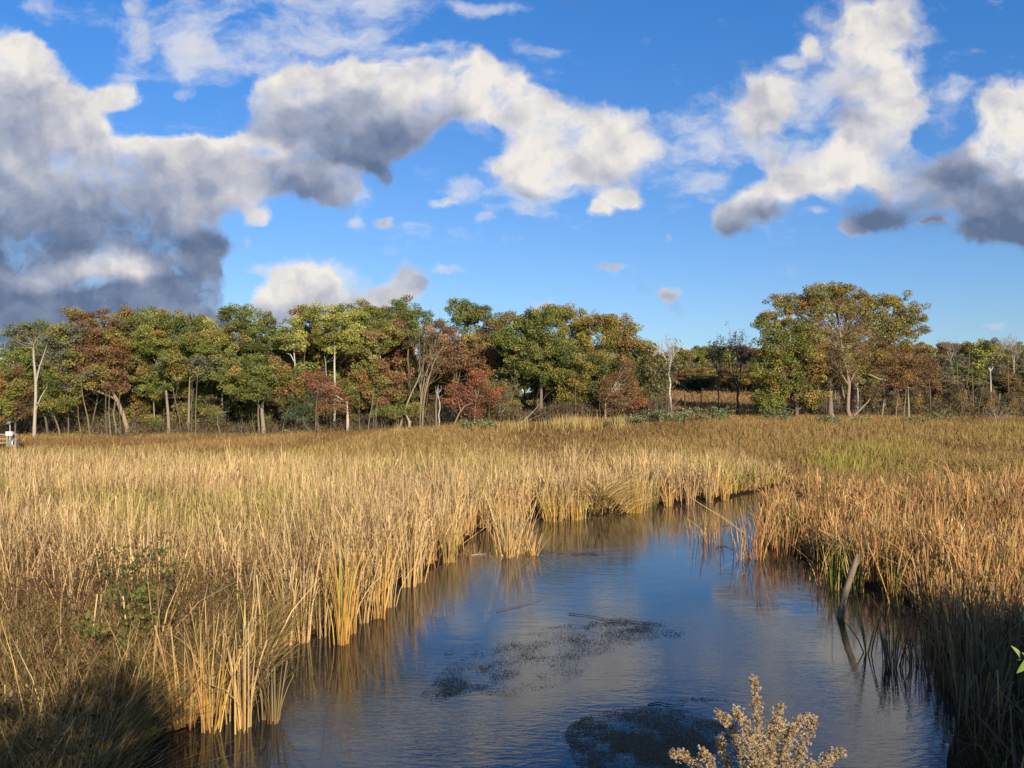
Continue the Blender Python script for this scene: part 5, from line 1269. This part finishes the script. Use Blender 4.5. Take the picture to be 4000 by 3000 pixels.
brush(26000, (3000, 4200), (100, 135), [BRN + (2,), (.10, .08, .045, 3), OLV + (1,)], 2.0, 'brown brush under the trees on the right')
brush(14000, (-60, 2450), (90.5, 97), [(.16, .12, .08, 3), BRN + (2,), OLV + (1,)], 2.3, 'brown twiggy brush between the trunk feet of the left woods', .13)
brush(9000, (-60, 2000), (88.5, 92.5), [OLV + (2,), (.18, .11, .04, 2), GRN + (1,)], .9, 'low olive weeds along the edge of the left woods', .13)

# grey green willow shrubs in the meadow
WL = [(.24, .27, .12), (.30, .33, .17), (.17, .20, .08)]
for (px, Y, h, sp, l_) in ((2480, 82, 1.5, 1.6, 'spreading grey green willow at the left of the meadow row'), (2560, 83, 1.9, 1.6, 'second willow of the meadow row, leaning right'), (2620, 84, 1.6, 1.5, 'low willow in front of the slim white birch'),
                           (2680, 86, 1.5, 1.4, 'low willow below the dark snag'), (2750, 86, 1.9, 1.3, 'bushy willow left of the forked sapling'), (2810, 86, 2.0, 1.3, 'rounded willow below the forked sapling'), (2400, 80, .9, 1.3, 'low trailing willow at the left end of the row'),
                           (3030, 86, 1.8, 1.8, 'bluish willow below the green and orange oak'), (3230, 82, 1.2, 1.6, 'pale willow sprigs before the thick oak'), (3560, 83, 1.1, 1.6, 'low pale willow below the reddish oak'), (3370, 84, 1.0, 1.3, 'sparse willow right of the twisting trunk'),
                           (1840, 82, 1.5, 1.4, 'sparse willow below the red tree'), (1910, 82, 1.3, 1.2, 'thin willow right of the one below the red tree'), (3670, 90, 1.4, 1.3, 'green willow at the right end of the meadow'), (1122, 82, 1.2, .3, 'single green sprig in front of the left woods')):
    shrub((px - 2000) / F * Y, Y, h, sp, 12, int(520 * sp), .13, WL, (.22, .18, .12), l_, 'shrub', None, 'willow_shrub', .02, base_spread=.35 * sp)

# ------------------------------------------------------------------ gauge station and rail fence at the left edge
def box(V, Fq, c, s, rot=0.0):
    n0 = len(V)
    for dx in (-.5, .5):
        for dy in (-.5, .5):
            for dz in (-.5, .5):
                y_ = dy * s[1]; z_ = dz * s[2]
                V.append((c[0] + dx * s[0], c[1] + y_ * math.cos(rot) - z_ * math.sin(rot), c[2] + y_ * math.sin(rot) + z_ * math.cos(rot)))
    for f in ((0, 1, 3, 2), (4, 6, 7, 5), (0, 4, 5, 1), (2, 3, 7, 6), (0, 2, 6, 4), (1, 5, 7, 3)): Fq.append([n0 + i for i in f])
def boxes(name, lst, col, mat, parent):
    V = []; Fq = []
    for it in lst: box(V, Fq, *it)
    o = mesh_obj(name, V, Fq, mat, parent, np.tile(col, (len(V), 1)))
    bv = o.modifiers.new('bevel', 'BEVEL'); bv.width = .012; bv.segments = 2
    return o
M_metal = attr_mat('painted_metal', .45, 0, .08, 2.0, spec=.5)
Ys = 76.0; s_ = Ys / F
gx0 = (39 - 2000) * s_; gz0 = float(ground(gx0, Ys))
root = thing('gauge_station', (gx0, Ys, gz0), 'water gauge station with a white box, solar panel and grey cabinet beside the fence', 'gauge station')
zt = lambda py: CAMH + (1590 - py) * s_ - gz0
tb = Tubes(); tb.add([[0, 0, -.2], [0, 0, zt(1700)], [0, 0, zt(1655)]], .035, 8, (.6, .6, .56)); tb.build('pole', M_metal, root)
boxes('white_box', [((0, -.12, zt(1693.5)), (24 * s_, .18, 16 * s_))], (.82, .82, .78), M_metal, root)
boxes('solar_panel', [((-3 * s_, -.05, zt(1651)), (15 * s_, .04, .42), -.9)], (.16, .20, .18), M_metal, root)
cab = boxes('cabinet', [((10 * s_, .1, zt(1736)), (34 * s_, .5, 31 * s_))], (.20, .20, .19), M_metal, root)
boxes('cabinet_door', [((13 * s_, -.17, zt(1729)), (4 * s_, .03, 14 * s_))], (.85, .85, .82), M_metal, cab)
boxes('cabinet_window', [((18 * s_, -.17, zt(1729)), (6 * s_, .03, 13 * s_))], (.02, .03, .05), M_metal, cab)
root = thing('rail_fence', ((8 - 2000) * s_, Ys + .8, gz0), 'grey wooden rail fence running off behind the gauge station', 'fence')
for px in (-40, 8, 33): boxes('post', [(((px - 8) * s_, 0, .6), (.14, .14, 1.6))], (.36, .30, .22), M_wood, root)
for hz in (.35, .72, 1.15): boxes('rail', [((-4 * s_, -.09, hz), (90 * s_, .04, .10))], (.34, .28, .21), M_wood, root)
